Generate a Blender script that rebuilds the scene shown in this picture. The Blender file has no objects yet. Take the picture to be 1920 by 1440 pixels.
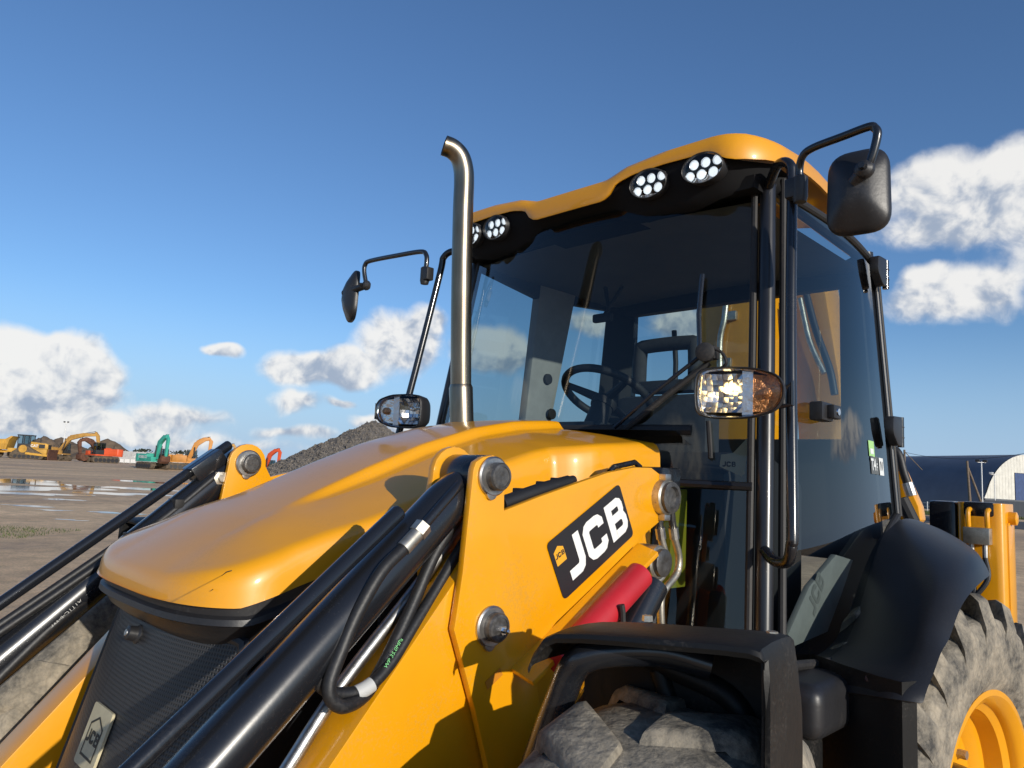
import bpy, bmesh, math, random
import numpy as np
from mathutils import Vector, Matrix
random.seed(7); rng = np.random.default_rng(7)
SC = bpy.context.scene
COL = SC.collection
rad = math.radians

# ------------------------------------------------------------------ camera
FPX, CXP, CYP = 1387.0, 960.0, 720.0
YAW, ROLL, PITCH = rad(-45), rad(3.0), math.atan(174 / 1387.0)
CAM = np.array([1.78, 0.0, 1.67])
_f = np.array([math.sin(YAW)*math.cos(PITCH), math.cos(YAW)*math.cos(PITCH), math.sin(PITCH)])
_r = np.array([math.cos(YAW), -math.sin(YAW), 0.0])
_u = np.cross(_r, _f)
CR = math.cos(ROLL)*_r + math.sin(ROLL)*_u
CU = -math.sin(ROLL)*_r + math.cos(ROLL)*_u
CF = _f
cam_d = bpy.data.cameras.new('camera'); cam = bpy.data.objects.new('camera', cam_d); COL.objects.link(cam)
cam_d.sensor_width = 36; cam_d.lens = 36*FPX/1920; cam_d.clip_start = 0.02; cam_d.clip_end = 6000
cam.matrix_world = Matrix(((CR[0], CU[0], -CF[0], CAM[0]), (CR[1], CU[1], -CF[1], CAM[1]), (CR[2], CU[2], -CF[2], CAM[2]), (0, 0, 0, 1)))
SC.camera = cam
SC.view_settings.view_transform = 'Standard'; SC.view_settings.look = 'None'
SC.view_settings.gamma = 1; SC.view_settings.exposure = 0.0; SC.view_settings.use_curve_mapping = False
SC.cycles.max_bounces = 6; SC.cycles.diffuse_bounces = 3; SC.cycles.glossy_bounces = 4; SC.cycles.transmission_bounces = 4; SC.cycles.transparent_max_bounces = 12

SUN = Vector((0.95, -0.21, 0.255)).normalized()      # towards the sun

def ray(px, py):
    v = CF*FPX + CR*(px-CXP) + CU*(CYP-py)
    return v/np.linalg.norm(v)
def at(px, py, x=None, y=None, z=None):
    """point of a machine or ground plane x=, y= or z= seen in the photograph at px, py"""
    v = ray(px, py)
    t = (x-CAM[0])/v[0] if x is not None else (y-CAM[1])/v[1] if y is not None else (z-CAM[2])/v[2]
    return Vector(CAM+t*v)
def gpos(px, depth, z=0.0):
    """ground point in the direction of picture column px at a given distance"""
    v = ray(px, 894+0.0524*(px-960)); h = Vector((v[0], v[1], 0)); h /= (v@CF)
    return Vector((CAM[0], CAM[1], 0))+h*depth+Vector((0, 0, z))

# ------------------------------------------------------------------ materials
MATS = {}
def nodes_of(m):
    m.use_nodes = True
    return m.node_tree.nodes, m.node_tree.links
def mat(name, col, rough=0.5, metal=0.0, coat=0.0, var=0.0, vscale=6.0, bump=0.0, bscale=40.0, spec=0.5, col2=None, dust=0.0, dustcol=(.35, .3, .24), emit=None, estr=0.0, aniso=None):
    m = bpy.data.materials.new(name); N, L = nodes_of(m)
    b = N['Principled BSDF']
    b.inputs['Roughness'].default_value = rough; b.inputs['Metallic'].default_value = metal
    b.inputs['Coat Weight'].default_value = coat; b.inputs['Coat Roughness'].default_value = 0.09
    b.inputs['Specular IOR Level'].default_value = spec
    b.inputs['Base Color'].default_value = (*col, 1)
    tc = N.new('ShaderNodeTexCoord')
    cur = None
    if var > 0 or col2:
        n = N.new('ShaderNodeTexNoise'); n.inputs['Scale'].default_value = vscale; n.inputs['Detail'].default_value = 6; n.inputs['Roughness'].default_value = .65
        L.new(tc.outputs['Object'], n.inputs['Vector'])
        r = N.new('ShaderNodeValToRGB'); r.color_ramp.elements[0].position = .35; r.color_ramp.elements[1].position = .65
        c2 = col2 if col2 else tuple(min(1, c*(1+var)) for c in col)
        c1 = col if col2 else tuple(c*(1-var) for c in col)
        r.color_ramp.elements[0].color = (*c1, 1); r.color_ramp.elements[1].color = (*c2, 1)
        L.new(n.outputs['Fac'], r.inputs['Fac']); cur = r.outputs['Color']
        L.new(cur, b.inputs['Base Color'])
    if dust > 0:
        n = N.new('ShaderNodeTexNoise'); n.inputs['Scale'].default_value = 160; n.inputs['Detail'].default_value = 3
        L.new(tc.outputs['Object'], n.inputs['Vector'])
        n2 = N.new('ShaderNodeTexNoise'); n2.inputs['Scale'].default_value = 7; n2.inputs['Detail'].default_value = 4
        L.new(tc.outputs['Object'], n2.inputs['Vector'])
        mu = N.new('ShaderNodeMath'); mu.operation = 'MULTIPLY'; L.new(n.outputs['Fac'], mu.inputs[0]); L.new(n2.outputs['Fac'], mu.inputs[1])
        mr = N.new('ShaderNodeMapRange'); mr.inputs['From Min'].default_value = .30; mr.inputs['From Max'].default_value = .42
        mr.inputs['To Max'].default_value = dust; L.new(mu.outputs[0], mr.inputs['Value'])
        mx = N.new('ShaderNodeMix'); mx.data_type = 'RGBA'; L.new(mr.outputs[0], mx.inputs['Factor'])
        mx.inputs['A'].default_value = (*col, 1)
        if cur: L.new(cur, mx.inputs['A'])
        mx.inputs['B'].default_value = (*dustcol, 1); L.new(mx.outputs['Result'], b.inputs['Base Color'])
        ar = N.new('ShaderNodeMath'); ar.operation = 'MULTIPLY_ADD'; L.new(mr.outputs[0], ar.inputs[0]); ar.inputs[1].default_value = .5; ar.inputs[2].default_value = rough
        L.new(ar.outputs[0], b.inputs['Roughness'])
    elif rough > .05 and rough < .6:
        n = N.new('ShaderNodeTexNoise'); n.inputs['Scale'].default_value = 11; n.inputs['Detail'].default_value = 5
        L.new(tc.outputs['Object'], n.inputs['Vector'])
        mr = N.new('ShaderNodeMapRange'); mr.inputs['To Min'].default_value = rough*.75; mr.inputs['To Max'].default_value = rough*1.3
        L.new(n.outputs['Fac'], mr.inputs['Value']); L.new(mr.outputs[0], b.inputs['Roughness'])
    if bump > 0:
        n = N.new('ShaderNodeTexNoise'); n.inputs['Scale'].default_value = bscale; n.inputs['Detail'].default_value = 5
        L.new(tc.outputs['Object'], n.inputs['Vector'])
        bp = N.new('ShaderNodeBump'); bp.inputs['Strength'].default_value = bump; bp.inputs['Distance'].default_value = .02
        L.new(n.outputs['Fac'], bp.inputs['Height']); L.new(bp.outputs['Normal'], b.inputs['Normal'])
    if emit:
        b.inputs['Emission Color'].default_value = (*emit, 1); b.inputs['Emission Strength'].default_value = estr
    MATS[name] = m
    return m
def glass_mat(name, tint, rough=0.0, refl=1.0, ior=1.5):
    m = bpy.data.materials.new(name); N, L = nodes_of(m); N.clear()
    o = N.new('ShaderNodeOutputMaterial'); mx = N.new('ShaderNodeMixShader'); t = N.new('ShaderNodeBsdfTransparent'); g = N.new('ShaderNodeBsdfGlossy')
    fr = N.new('ShaderNodeFresnel'); ge = N.new('ShaderNodeNewGeometry'); iv = N.new('ShaderNodeMapRange'); L.new(ge.outputs['Backfacing'], iv.inputs['Value']); iv.inputs['To Min'].default_value = ior; iv.inputs['To Max'].default_value = 1/ior; L.new(iv.outputs[0], fr.inputs['IOR']); t.inputs['Color'].default_value = (*tint, 1); g.inputs['Roughness'].default_value = rough
    g.inputs['Color'].default_value = (refl, refl, refl, 1)
    L.new(fr.outputs[0], mx.inputs[0]); L.new(t.outputs[0], mx.inputs[1]); L.new(g.outputs[0], mx.inputs[2]); L.new(mx.outputs[0], o.inputs[0])
    MATS[name] = m; return m

YEL = (.75, .322, .0006)
mat('yellow_paint', YEL, .42, coat=.65, var=.03, vscale=4, bump=.012, bscale=25, dust=.12, dustcol=(.40, .27, .12))
mat('yellow_arm', YEL, .38, coat=.5, var=.04, vscale=5, bump=.02, bscale=30, dust=.22, dustcol=(.42, .24, .06))
mat('black_paint', (.011, .012, .015), .26, coat=.35, dust=.05, dustcol=(.11, .10, .09), bump=.01, bscale=30)
mat('black_plastic', (.018, .018, .02), .42, var=.15, dust=.16, dustcol=(.13, .12, .11), bump=.03, bscale=90)
mat('fender_plastic', (.016, .0165, .019), .42, spec=.4, var=.12, dust=.08, dustcol=(.1, .095, .09), bump=.03, bscale=120)
mat('guard_plastic', (.010, .010, .010), .5, spec=.3, var=.15, dust=.16, dustcol=(.16, .14, .12), bump=.05, bscale=60)
mat('rubber', (.016, .015, .015), .62, var=.2, dust=.2, dustcol=(.12, .1, .08))
mat('hose', (.013, .013, .014), .5, bump=.05, bscale=120, dust=.12, dustcol=(.12, .1, .09))
mat('steel', (.46, .45, .43), .38, metal=1, var=.25, vscale=30, bump=.03, bscale=80)
mat('zinc', (.5, .47, .40), .42, metal=.9, var=.3, vscale=18, dust=.5, dustcol=(.2, .12, .07))
mat('pin_cap', (.11, .105, .10), .4, metal=.6, var=.35, vscale=60, bump=.1, bscale=90)
mat('chrome', (.8, .8, .8), .08, metal=1)
mat('red_guard', (.44, .013, .022), .5, var=.08, vscale=8, bump=.02)
mat('decal_black', (.017, .016, .018), .4)
mat('decal_white', (.78, .78, .74), .45)
mat('decal_yellow', (.75, .36, .02), .45)
mat('badge_cream', (.52, .46, .30), .5, var=.1, vscale=20, dust=.3)
mat('badge_ink', (.03, .028, .02), .5)
mat('cab_black', (.012, .012, .014), .32, coat=.2)
mat('header_black', (.006, .006, .007), .75, spec=.2)
mat('rust_mark', (.05, .03, .015), .8)
mat('trim_grey', (.30, .295, .285), .7, var=.08, vscale=12)
mat('trim_grey2', (.22, .217, .21), .7)
mat('trim_dark', (.013, .0135, .015), .65, var=.1)
mat('lining', (.12, .118, .113), .85, var=.06)
mat('seat_fabric', (.045, .045, .05), .85, var=.15, vscale=30)
mat('hivis', (.25, .235, .012), .55, var=.06)
mat('led', (.9, .95, 1), .3, emit=(.86, .95, 1.0), estr=.9)
mat('bulb', (1, .9, .7), .3, emit=(1.0, .70, .28), estr=5)
mat('reflector', (.72, .72, .73), .08, metal=1, bump=.35, bscale=22)
mat('lamp_bowl', (.75, .76, .77), .3, metal=1, bump=.3, bscale=60)
mat('amber', (.42, .17, .05), .2, metal=.5, var=.5, vscale=70, bump=.5, bscale=110)
mat('bowl', (.72, .72, .72), .2, metal=1)
mat('sticker_white', (.7, .72, .70), .5)
mat('sticker_green', (.35, .62, .22), .5)
mat('sticker_grey', (.10, .105, .10), .5)
mat('sticker_pale', (.5, .48, .36), .6)
mat('warn_sticker', (.55, .20, .01), .5)
mat('hose_white', (.5, .5, .48), .5)
mat('hose_green', (.22, .62, .25), .5)
mat('mirror_glass', (.9, .9, .9), .02, metal=1)
glass_mat('glass', (.63, .70, .71), refl=.95, ior=1.52)
glass_mat('door_glass', (.60, .67, .67), refl=.95, ior=1.52)
glass_mat('clear_lens', (.95, .95, .95), refl=.8)

def grille_mat():
    m = bpy.data.materials.new('perforated'); N, L = nodes_of(m); b = N['Principled BSDF']
    b.inputs['Roughness'].default_value = .42
    tc = N.new('ShaderNodeTexCoord'); vo = N.new('ShaderNodeTexVoronoi'); vo.feature = 'F1'; vo.inputs['Scale'].default_value = 145; vo.inputs['Randomness'].default_value = 0.0
    mp = N.new('ShaderNodeMapping'); mp.inputs['Rotation'].default_value = (0, rad(0), 0); mp.inputs['Scale'].default_value = (1, .02, .8)
    L.new(tc.outputs['Object'], mp.inputs[0]); L.new(mp.outputs[0], vo.inputs['Vector'])
    mr = N.new('ShaderNodeMapRange'); mr.inputs['From Min'].default_value = .26; mr.inputs['From Max'].default_value = .38; L.new(vo.outputs['Distance'], mr.inputs['Value'])
    mx = N.new('ShaderNodeMix'); mx.data_type = 'RGBA'; mx.inputs['A'].default_value = (.002, .002, .002, 1); mx.inputs['B'].default_value = (.036, .035, .035, 1)
    L.new(mr.outputs[0], mx.inputs['Factor']); L.new(mx.outputs['Result'], b.inputs['Base Color'])
    bp = N.new('ShaderNodeBump'); bp.inputs['Strength'].default_value = .6; bp.inputs['Distance'].default_value = .003; L.new(mr.outputs[0], bp.inputs['Height']); L.new(bp.outputs[0], b.inputs['Normal'])
    MATS['perforated'] = m
grille_mat()
def stainless():
    m = mat('stainless', (.50, .455, .385), .24, metal=1)
    N, L = nodes_of(m); b = N['Principled BSDF']
    tc = N.new('ShaderNodeTexCoord'); mp = N.new('ShaderNodeMapping'); mp.inputs['Scale'].default_value = (14, 14, .8); L.new(tc.outputs['Object'], mp.inputs[0])
    n = N.new('ShaderNodeTexNoise'); n.inputs['Scale'].default_value = 4; n.inputs['Detail'].default_value = 6; L.new(mp.outputs[0], n.inputs['Vector'])
    n2 = N.new('ShaderNodeTexNoise'); n2.inputs['Scale'].default_value = 5; n2.inputs['Detail'].default_value = 3; L.new(tc.outputs['Object'], n2.inputs['Vector'])
    mx = N.new('ShaderNodeMix'); mx.data_type = 'RGBA'; mx.inputs['A'].default_value = (.17, .135, .093, 1); mx.inputs['B'].default_value = (.30, .258, .20, 1)
    ad = N.new('ShaderNodeMath'); ad.operation = 'AVERAGE' if False else 'MULTIPLY_ADD'; ad.inputs[1].default_value = .5
    L.new(n.outputs['Fac'], ad.inputs[0]); 
    m2 = N.new('ShaderNodeMath'); m2.operation = 'MULTIPLY'; m2.inputs[1].default_value = .5; L.new(n2.outputs['Fac'], m2.inputs[0]); L.new(m2.outputs[0], ad.inputs[2])
    mr = N.new('ShaderNodeMapRange'); mr.inputs['From Min'].default_value = .35; mr.inputs['From Max'].default_value = .65; L.new(ad.outputs[0], mr.inputs['Value'])
    L.new(mr.outputs[0], mx.inputs['Factor']); L.new(mx.outputs['Result'], b.inputs['Base Color'])
    r2 = N.new('ShaderNodeMapRange'); r2.inputs['To Min'].default_value = .24; r2.inputs['To Max'].default_value = .4; L.new(n.outputs['Fac'], r2.inputs['Value']); L.new(r2.outputs[0], b.inputs['Roughness'])
stainless()
def tyre_mat():
    m = bpy.data.materials.new('muddy_tyre'); N, L = nodes_of(m); b = N['Principled BSDF']; b.inputs['Roughness'].default_value = .85
    tc = N.new('ShaderNodeTexCoord')
    n = N.new('ShaderNodeTexNoise'); n.inputs['Scale'].default_value = 7; n.inputs['Detail'].default_value = 10; n.inputs['Roughness'].default_value = .74; L.new(tc.outputs['Object'], n.inputs['Vector'])
    r = N.new('ShaderNodeValToRGB'); e = r.color_ramp.elements; e[0].position = .36; e[0].color = (.05, .048, .045, 1); e[1].position = .68; e[1].color = (.44, .375, .28, 1)
    k = e.new(.47); k.color = (.20, .178, .142, 1)
    L.new(n.outputs['Fac'], r.inputs['Fac'])
    vo = N.new('ShaderNodeTexVoronoi'); vo.feature = 'DISTANCE_TO_EDGE'; vo.inputs['Scale'].default_value = 26; L.new(tc.outputs['Object'], vo.inputs['Vector'])
    vr = N.new('ShaderNodeMapRange'); vr.inputs['From Max'].default_value = .12; vr.inputs['To Min'].default_value = .6; L.new(vo.outputs['Distance'], vr.inputs['Value'])
    mx = N.new('ShaderNodeMix'); mx.data_type = 'RGBA'; mx.blend_type = 'MULTIPLY'; mx.inputs['Factor'].default_value = .45; L.new(r.outputs[0], mx.inputs['A']); L.new(vr.outputs[0], mx.inputs['B'])
    L.new(mx.outputs['Result'], b.inputs['Base Color'])
    n3 = N.new('ShaderNodeTexNoise'); n3.inputs['Scale'].default_value = 60; n3.inputs['Detail'].default_value = 7; L.new(tc.outputs['Object'], n3.inputs['Vector'])
    ad = N.new('ShaderNodeMath'); ad.operation = 'ADD'; L.new(n.outputs['Fac'], ad.inputs[0]); L.new(n3.outputs['Fac'], ad.inputs[1])
    bp = N.new('ShaderNodeBump'); bp.inputs['Strength'].default_value = .5; bp.inputs['Distance'].default_value = .012; L.new(ad.outputs[0], bp.inputs['Height']); L.new(bp.outputs[0], b.inputs['Normal'])
    MATS['muddy_tyre'] = m
tyre_mat()

# ------------------------------------------------------------------ world: daylight sky with scattered cumulus
def build_world():
    w = bpy.data.worlds.new('World'); SC.world = w; w.use_nodes = True
    N = w.node_tree.nodes; L = w.node_tree.links; N.clear()
    out = N.new('ShaderNodeOutputWorld'); bg = N.new('ShaderNodeBackground'); L.new(bg.outputs[0], out.inputs[0])
    sky = N.new('ShaderNodeTexSky'); sky.sky_type = 'NISHITA'; sky.sun_disc = False
    sky.sun_elevation = math.asin(SUN.z); sky.sun_rotation = math.atan2(SUN.x, SUN.y)
    sky.altitude = 50; sky.air_density = 1.0; sky.dust_density = .25; sky.ozone_density = 3.0
    def M(op, a=None, b=None, c=None):
        n = N.new('ShaderNodeMath'); n.operation = op
        for i, v in enumerate((a, b, c)):
            if v is None: continue
            if isinstance(v, (int, float)): n.inputs[i].default_value = v
            else: L.new(v, n.inputs[i])
        return n.outputs[0]
    def V(op, a, b=None):
        n = N.new('ShaderNodeVectorMath'); n.operation = op
        for i, v in enumerate((a, b)):
            if v is None: continue
            if isinstance(v, (tuple, list, Vector)): n.inputs[i].default_value = tuple(v)
            else: L.new(v, n.inputs[i])
        return n.outputs['Value'] if op in ('DOT_PRODUCT', 'LENGTH') else n.outputs['Vector']
    tc = N.new('ShaderNodeTexCoord'); d = V('NORMALIZE', tc.outputs['Generated'])
    def noise(vec, s, det, rough=.55):
        n = N.new('ShaderNodeTexNoise'); n.inputs['Scale'].default_value = s; n.inputs['Detail'].default_value = det; n.inputs['Roughness'].default_value = rough
        L.new(vec, n.inputs['Vector']); return n
    wn = noise(d, 14, 2); off = V('SUBTRACT', wn.outputs['Color'], (.5, .5, .5))
    sc = N.new('ShaderNodeVectorMath'); sc.operation = 'SCALE'; L.new(off, sc.inputs[0]); sc.inputs['Scale'].default_value = .035
    dw = V('ADD', d, sc.outputs[0])
    # clouds of this sky: picture column, row, half width, half height, strength
    clouds = [(20, 690, 120, 72, 1.0), (100, 672, 95, 52, 1.0), (165, 700, 62, 46, 1.0), (60, 735, 160, 40, .9),
              (120, 788, 300, 26, .55), (330, 780, 120, 24, .6), (230, 818, 420, 20, .5),
              (418, 660, 42, 15, .8), (560, 690, 78, 42, .95), (660, 690, 72, 44, .95), (750, 640, 92, 80, 1.0), (800, 600, 50, 40, .9),
              (560, 752, 70, 30, .55), (640, 757, 34, 13, .6), (930, 655, 95, 52, .85), (720, 797, 75, 24, .8), (560, 812, 110, 16, .5),
              (1795, 355, 120, 72, .95), (1905, 330, 90, 62, .95), (1800, 425, 150, 48, .75), (1745, 528, 50, 34, .9), (1850, 528, 90, 34, .75), (1800, 565, 140, 40, .6),
              (1275, 610, 80, 45, .7), (2100, 430, 190, 120, .9), (-160, 700, 150, 90, 1.0), (1115, 610, 60, 30, .5)]
    def add_dir(az, el, w, h, s):   # further round the horizon, the same kind of cumulus
        lst.append((np.array([math.cos(el)*math.sin(az), math.cos(el)*math.cos(az), math.sin(el)]), w, h, s))
    lst = [(ray(a, b), ww/FPX, hh/FPX, s) for a, b, ww, hh, s in clouds]
    r2 = random.Random(4)
    for k in range(10):
        az = rad(20 + k*24 + r2.uniform(-5, 5))
        add_dir(az, rad(r2.uniform(5, 20)), r2.uniform(.07, .17), r2.uniform(.03, .065), r2.uniform(.8, 1))
    field = None; hgt = None
    for c, ww, hh, s in lst:
        r = np.cross(c, [0, 0, 1]); r /= np.linalg.norm(r); u = np.cross(r, c)
        mp = N.new('ShaderNodeMapping'); mp.vector_type = 'TEXTURE'; L.new(dw, mp.inputs['Vector'])
        mp.inputs['Location'].default_value = tuple(c); mp.inputs['Rotation'].default_value = Matrix((r, np.cross(u, r), u)).transposed().to_euler(); mp.inputs['Scale'].default_value = (ww, ww, hh)
        sp = N.new('ShaderNodeSeparateXYZ'); L.new(mp.outputs[0], sp.inputs[0]); b = sp.outputs['Z']
        f = M('MULTIPLY_ADD', V('LENGTH', mp.outputs[0]), -s, s)
        # height inside its cloud, weighted by the field, for the grey bases
        wgt = M('MAXIMUM', f, 0.0)
        hw = M('MULTIPLY', b, wgt)
        if field is None: field, hs, ws = f, hw, wgt
        else:
            field = M('SMOOTH_MAX', field, f, .25); hs = M('ADD', hs, hw); ws = M('ADD', ws, wgt)
    fb = noise(dw, 13, 6, .56); fb2 = noise(V('ADD', dw, (SUN*.012)), 13, 4, .56)
    fine = noise(d, 70, 4, .6)
    den = M('ADD', M('MULTIPLY', field, 2.1), M('MULTIPLY', M('SUBTRACT', fb.outputs['Fac'], .5), 1.55))
    den = M('ADD', den, M('MULTIPLY', M('SUBTRACT', fine.outputs['Fac'], .5), .16))
    mr = N.new('ShaderNodeMapRange'); mr.interpolation_type = 'SMOOTHSTEP'; mr.inputs['From Min'].default_value = .0; mr.inputs['From Max'].default_value = .75
    L.new(den, mr.inputs['Value'])
    hrel = M('DIVIDE', hs, M('ADD', ws, .05))
    lit = M('ADD', M('MULTIPLY', hrel, .42), M('MULTIPLY', M('SUBTRACT', fb.outputs['Fac'], fb2.outputs['Fac']), 3.8))
    lr = N.new('ShaderNodeMapRange'); lr.interpolation_type = 'SMOOTHSTEP'; lr.inputs['From Min'].default_value = -.45; lr.inputs['From Max'].default_value = .30; L.new(lit, lr.inputs['Value'])
    cc = N.new('ShaderNodeMix'); cc.data_type = 'RGBA'; L.new(lr.outputs[0], cc.inputs['Factor'])
    cc.inputs['A'].default_value = (2.9, 3.45, 4.4, 1); cc.inputs['B'].default_value = (7.3, 7.2, 7.0, 1)
    # low haze along the horizon
    sep = N.new('ShaderNodeSeparateXYZ'); L.new(d, sep.inputs[0])
    tint = N.new('ShaderNodeMix'); tint.data_type = 'RGBA'; tint.blend_type = 'MULTIPLY'; tint.inputs['Factor'].default_value = 1.0
    hz = N.new('ShaderNodeMapRange'); hz.interpolation_type = 'SMOOTHSTEP'; hz.inputs['From Min'].default_value = .0; hz.inputs['From Max'].default_value = .22; hz.inputs['To Min'].default_value = .85; hz.inputs['To Max'].default_value = 0; L.new(sep.outputs['Z'], hz.inputs['Value'])
    hm = N.new('ShaderNodeMix'); hm.data_type = 'RGBA'; L.new(hz.outputs[0], hm.inputs['Factor']); L.new(sky.outputs[0], hm.inputs['A']); hm.inputs['B'].default_value = (3.9, 4.65, 5.6, 1)
    L.new(hm.outputs['Result'], tint.inputs['A']); tint.inputs['B'].default_value = (.78, .93, 1.12, 1)
    mx = N.new('ShaderNodeMix'); mx.data_type = 'RGBA'; L.new(M('MULTIPLY', mr.outputs[0], .94), mx.inputs['Factor'])
    L.new(tint.outputs['Result'], mx.inputs['A']); L.new(cc.outputs['Result'], mx.inputs['B'])
    L.new(mx.outputs['Result'], bg.inputs['Color']); bg.inputs['Strength'].default_value = 0.125
    w.cycles.sampling_method = 'MANUAL'; w.cycles.sample_map_resolution = 256
build_world()
sd = bpy.data.lights.new('sun', 'SUN'); sd.energy = 4.2; sd.angle = rad(.5); sd.color = (1, .93, .82)
so = bpy.data.objects.new('sun', sd); COL.objects.link(so); so.rotation_euler = SUN.to_track_quat('Z', 'Y').to_euler()

# ------------------------------------------------------------------ mesh helpers
def link(name, me, m=None, parent=None, smooth=None, loc=None):
    o = bpy.data.objects.new(name, me); COL.objects.link(o)
    if m: me.materials.append(MATS[m])
    if parent: o.parent = parent
    if loc is not None: o.location = loc
    if smooth is not None:
        me.polygons.foreach_set('use_smooth', [True]*len(me.polygons)); me.set_sharp_from_angle(angle=rad(smooth))
    return o
def empty(name, loc=(0, 0, 0), parent=None, rotz=0):
    o = bpy.data.objects.new(name, None); COL.objects.link(o); o.location = loc; o.rotation_euler = (0, 0, rotz); o.empty_display_size = .2
    if parent: o.parent = parent
    return o
def tag(o, label, cat, group=None, kind=None):
    if label: o['label'] = label
    if cat: o['category'] = cat
    if group: o['group'] = group
    if kind: o['kind'] = kind
    return o
class MB:
    def __init__(s): s.v = []; s.f = []
    def add(s, vs, fs):
        b = len(s.v); s.v += [tuple(v) for v in vs]; s.f += [tuple(i+b for i in f) for f in fs]; return s
    def box(s, a, b, rot=None, piv=None):
        x0, y0, z0 = a; x1, y1, z1 = b
        vs = [Vector(p) for p in ((x0, y0, z0), (x1, y0, z0), (x1, y1, z0), (x0, y1, z0), (x0, y0, z1), (x1, y0, z1), (x1, y1, z1), (x0, y1, z1))]
        if rot is not None:
            p = Vector(piv) if piv is not None else (vs[0]+vs[6])/2
            vs = [rot @ (v-p)+p for v in vs]
        return s.add(vs, [(0, 3, 2, 1), (4, 5, 6, 7), (0, 1, 5, 4), (1, 2, 6, 5), (2, 3, 7, 6), (3, 0, 4, 7)])
    def tube(s, pts, r, seg=12, caps=True, smooth=0):
        pts = [Vector(p) for p in pts]
        rs = list(r) if isinstance(r, (list, tuple)) else None
        if smooth: pts = catmull(pts, smooth)
        n = len(pts)
        if rs is None: rs = [r]*n
        elif len(rs) != n: rs = list(np.interp(np.linspace(0, 1, n), np.linspace(0, 1, len(rs)), rs))
        t = (pts[1]-pts[0]).normalized(); ref = Vector((0, 0, 1)) if abs(t.z) < .9 else Vector((1, 0, 0))
        u = t.cross(ref).normalized(); rings = []
        for i, p in enumerate(pts):
            t = (pts[min(i+1, n-1)]-pts[max(i-1, 0)]).normalized()
            u = (u-t*u.dot(t)).normalized(); w = t.cross(u)
            rings.append([p+(u*math.cos(k*2*math.pi/seg)+w*math.sin(k*2*math.pi/seg))*rs[i] for k in range(seg)])
        b = [v for r_ in rings for v in r_]
        fs = [(i*seg+k, i*seg+(k+1) % seg, (i+1)*seg+(k+1) % seg, (i+1)*seg+k) for i in range(n-1) for k in range(seg)]
        if caps: fs += [tuple(range(seg-1, -1, -1)), tuple(range((n-1)*seg, n*seg))]
        return s.add(b, fs)
    def lathe(s, prof, o, ax, seg=32, closed=False, caps=True):
        """profile of (distance along axis, radius)"""
        o = Vector(o); ax = Vector(ax).normalized(); ref = Vector((0, 0, 1)) if abs(ax.z) < .9 else Vector((1, 0, 0))
        u = ax.cross(ref).normalized(); w = ax.cross(u); vs = []
        for a, r in prof:
            vs += [o+ax*a+(u*math.cos(k*2*math.pi/seg)+w*math.sin(k*2*math.pi/seg))*r for k in range(seg)]
        n = len(prof)
        fs = [(i*seg+k, i*seg+(k+1) % seg, (i+1)*seg+(k+1) % seg, (i+1)*seg+k) for i in range(n-1) for k in range(seg)]
        if closed: fs += [((n-1)*seg+k, (n-1)*seg+(k+1) % seg, (k+1) % seg, k) for k in range(seg)]
        elif caps: fs += [tuple(range(seg-1, -1, -1)), tuple(range((n-1)*seg, n*seg))]
        return s.add(vs, fs)
    def prism(s, pts, vec):
        """closed planar outline pts pushed along vec"""
        n = len(pts); a = [Vector(p) for p in pts]; b = [p+Vector(vec) for p in a]
        return s.add(a+b, [tuple(range(n-1, -1, -1)), tuple(range(n, 2*n))]+[(i, (i+1) % n, n+(i+1) % n, n+i) for i in range(n)])
    def grid(s, rows):
        n, m = len(rows), len(rows[0])
        return s.add([p for r in rows for p in r], [(i*m+j, i*m+j+1, (i+1)*m+j+1, (i+1)*m+j) for i in range(n-1) for j in range(m-1)])
    def mesh(s, name, bevel=0, seg=2, merge=False):
        me = bpy.data.meshes.new(name); me.from_pydata(s.v, [], s.f); me.update()
        bm = bmesh.new(); bm.from_mesh(me)
        if merge: bmesh.ops.remove_doubles(bm, verts=bm.verts, dist=1e-5)
        bmesh.ops.recalc_face_normals(bm, faces=bm.faces)
        if bevel:
            es = [e for e in bm.edges if len(e.link_faces) == 2 and e.calc_face_angle(0) > rad(28)]
            bmesh.ops.bevel(bm, geom=es, offset=bevel, segments=seg, profile=.6, affect='EDGES', clamp_overlap=True)
        bm.to_mesh(me); bm.free(); return me
    def build(s, name, m, parent=None, bevel=0, smooth=35, seg=2, merge=False, loc=None):
        return link(name, s.mesh(name, bevel, seg, merge), m, parent, smooth, loc)
def catmull(p, k):
    q = [p[0]*2-p[1]]+list(p)+[p[-1]*2-p[-2]]; out = []
    for i in range(1, len(q)-2):
        for j in range(k):
            t = j/k
            out.append(.5*((2*q[i])+(q[i+1]-q[i-1])*t+(2*q[i-1]-5*q[i]+4*q[i+1]-q[i+2])*t*t+(3*q[i]-q[i-1]-3*q[i+1]+q[i+2])*t**3))
    return out+[p[-1]]
def solid(o, t, off=-1):
    m = o.modifiers.new('thickness', 'SOLIDIFY'); m.thickness = t; m.offset = off
    k = o.modifiers.new('edges', 'EDGE_SPLIT'); k.split_angle = rad(42); return o
def subsurf(o, n=2):
    m = o.modifiers.new('smooth', 'SUBSURF'); m.levels = n; m.render_levels = n; return o
def roundpoly(pts, r, n=5):
    """2d outline with rounded corners"""
    out = []; N_ = len(pts)
    for i in range(N_):
        p = Vector(pts[i]); a = Vector(pts[i-1]); b = Vector(pts[(i+1) % N_])
        ra = min(r, (a-p).length*.45, (b-p).length*.45)
        s, e = p+(a-p).normalized()*ra, p+(b-p).normalized()*ra
        for k in range(n+1):
            t = k/n; out.append(s*(1-t)**2+p*2*t*(1-t)+e*t*t)
    return out
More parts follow.
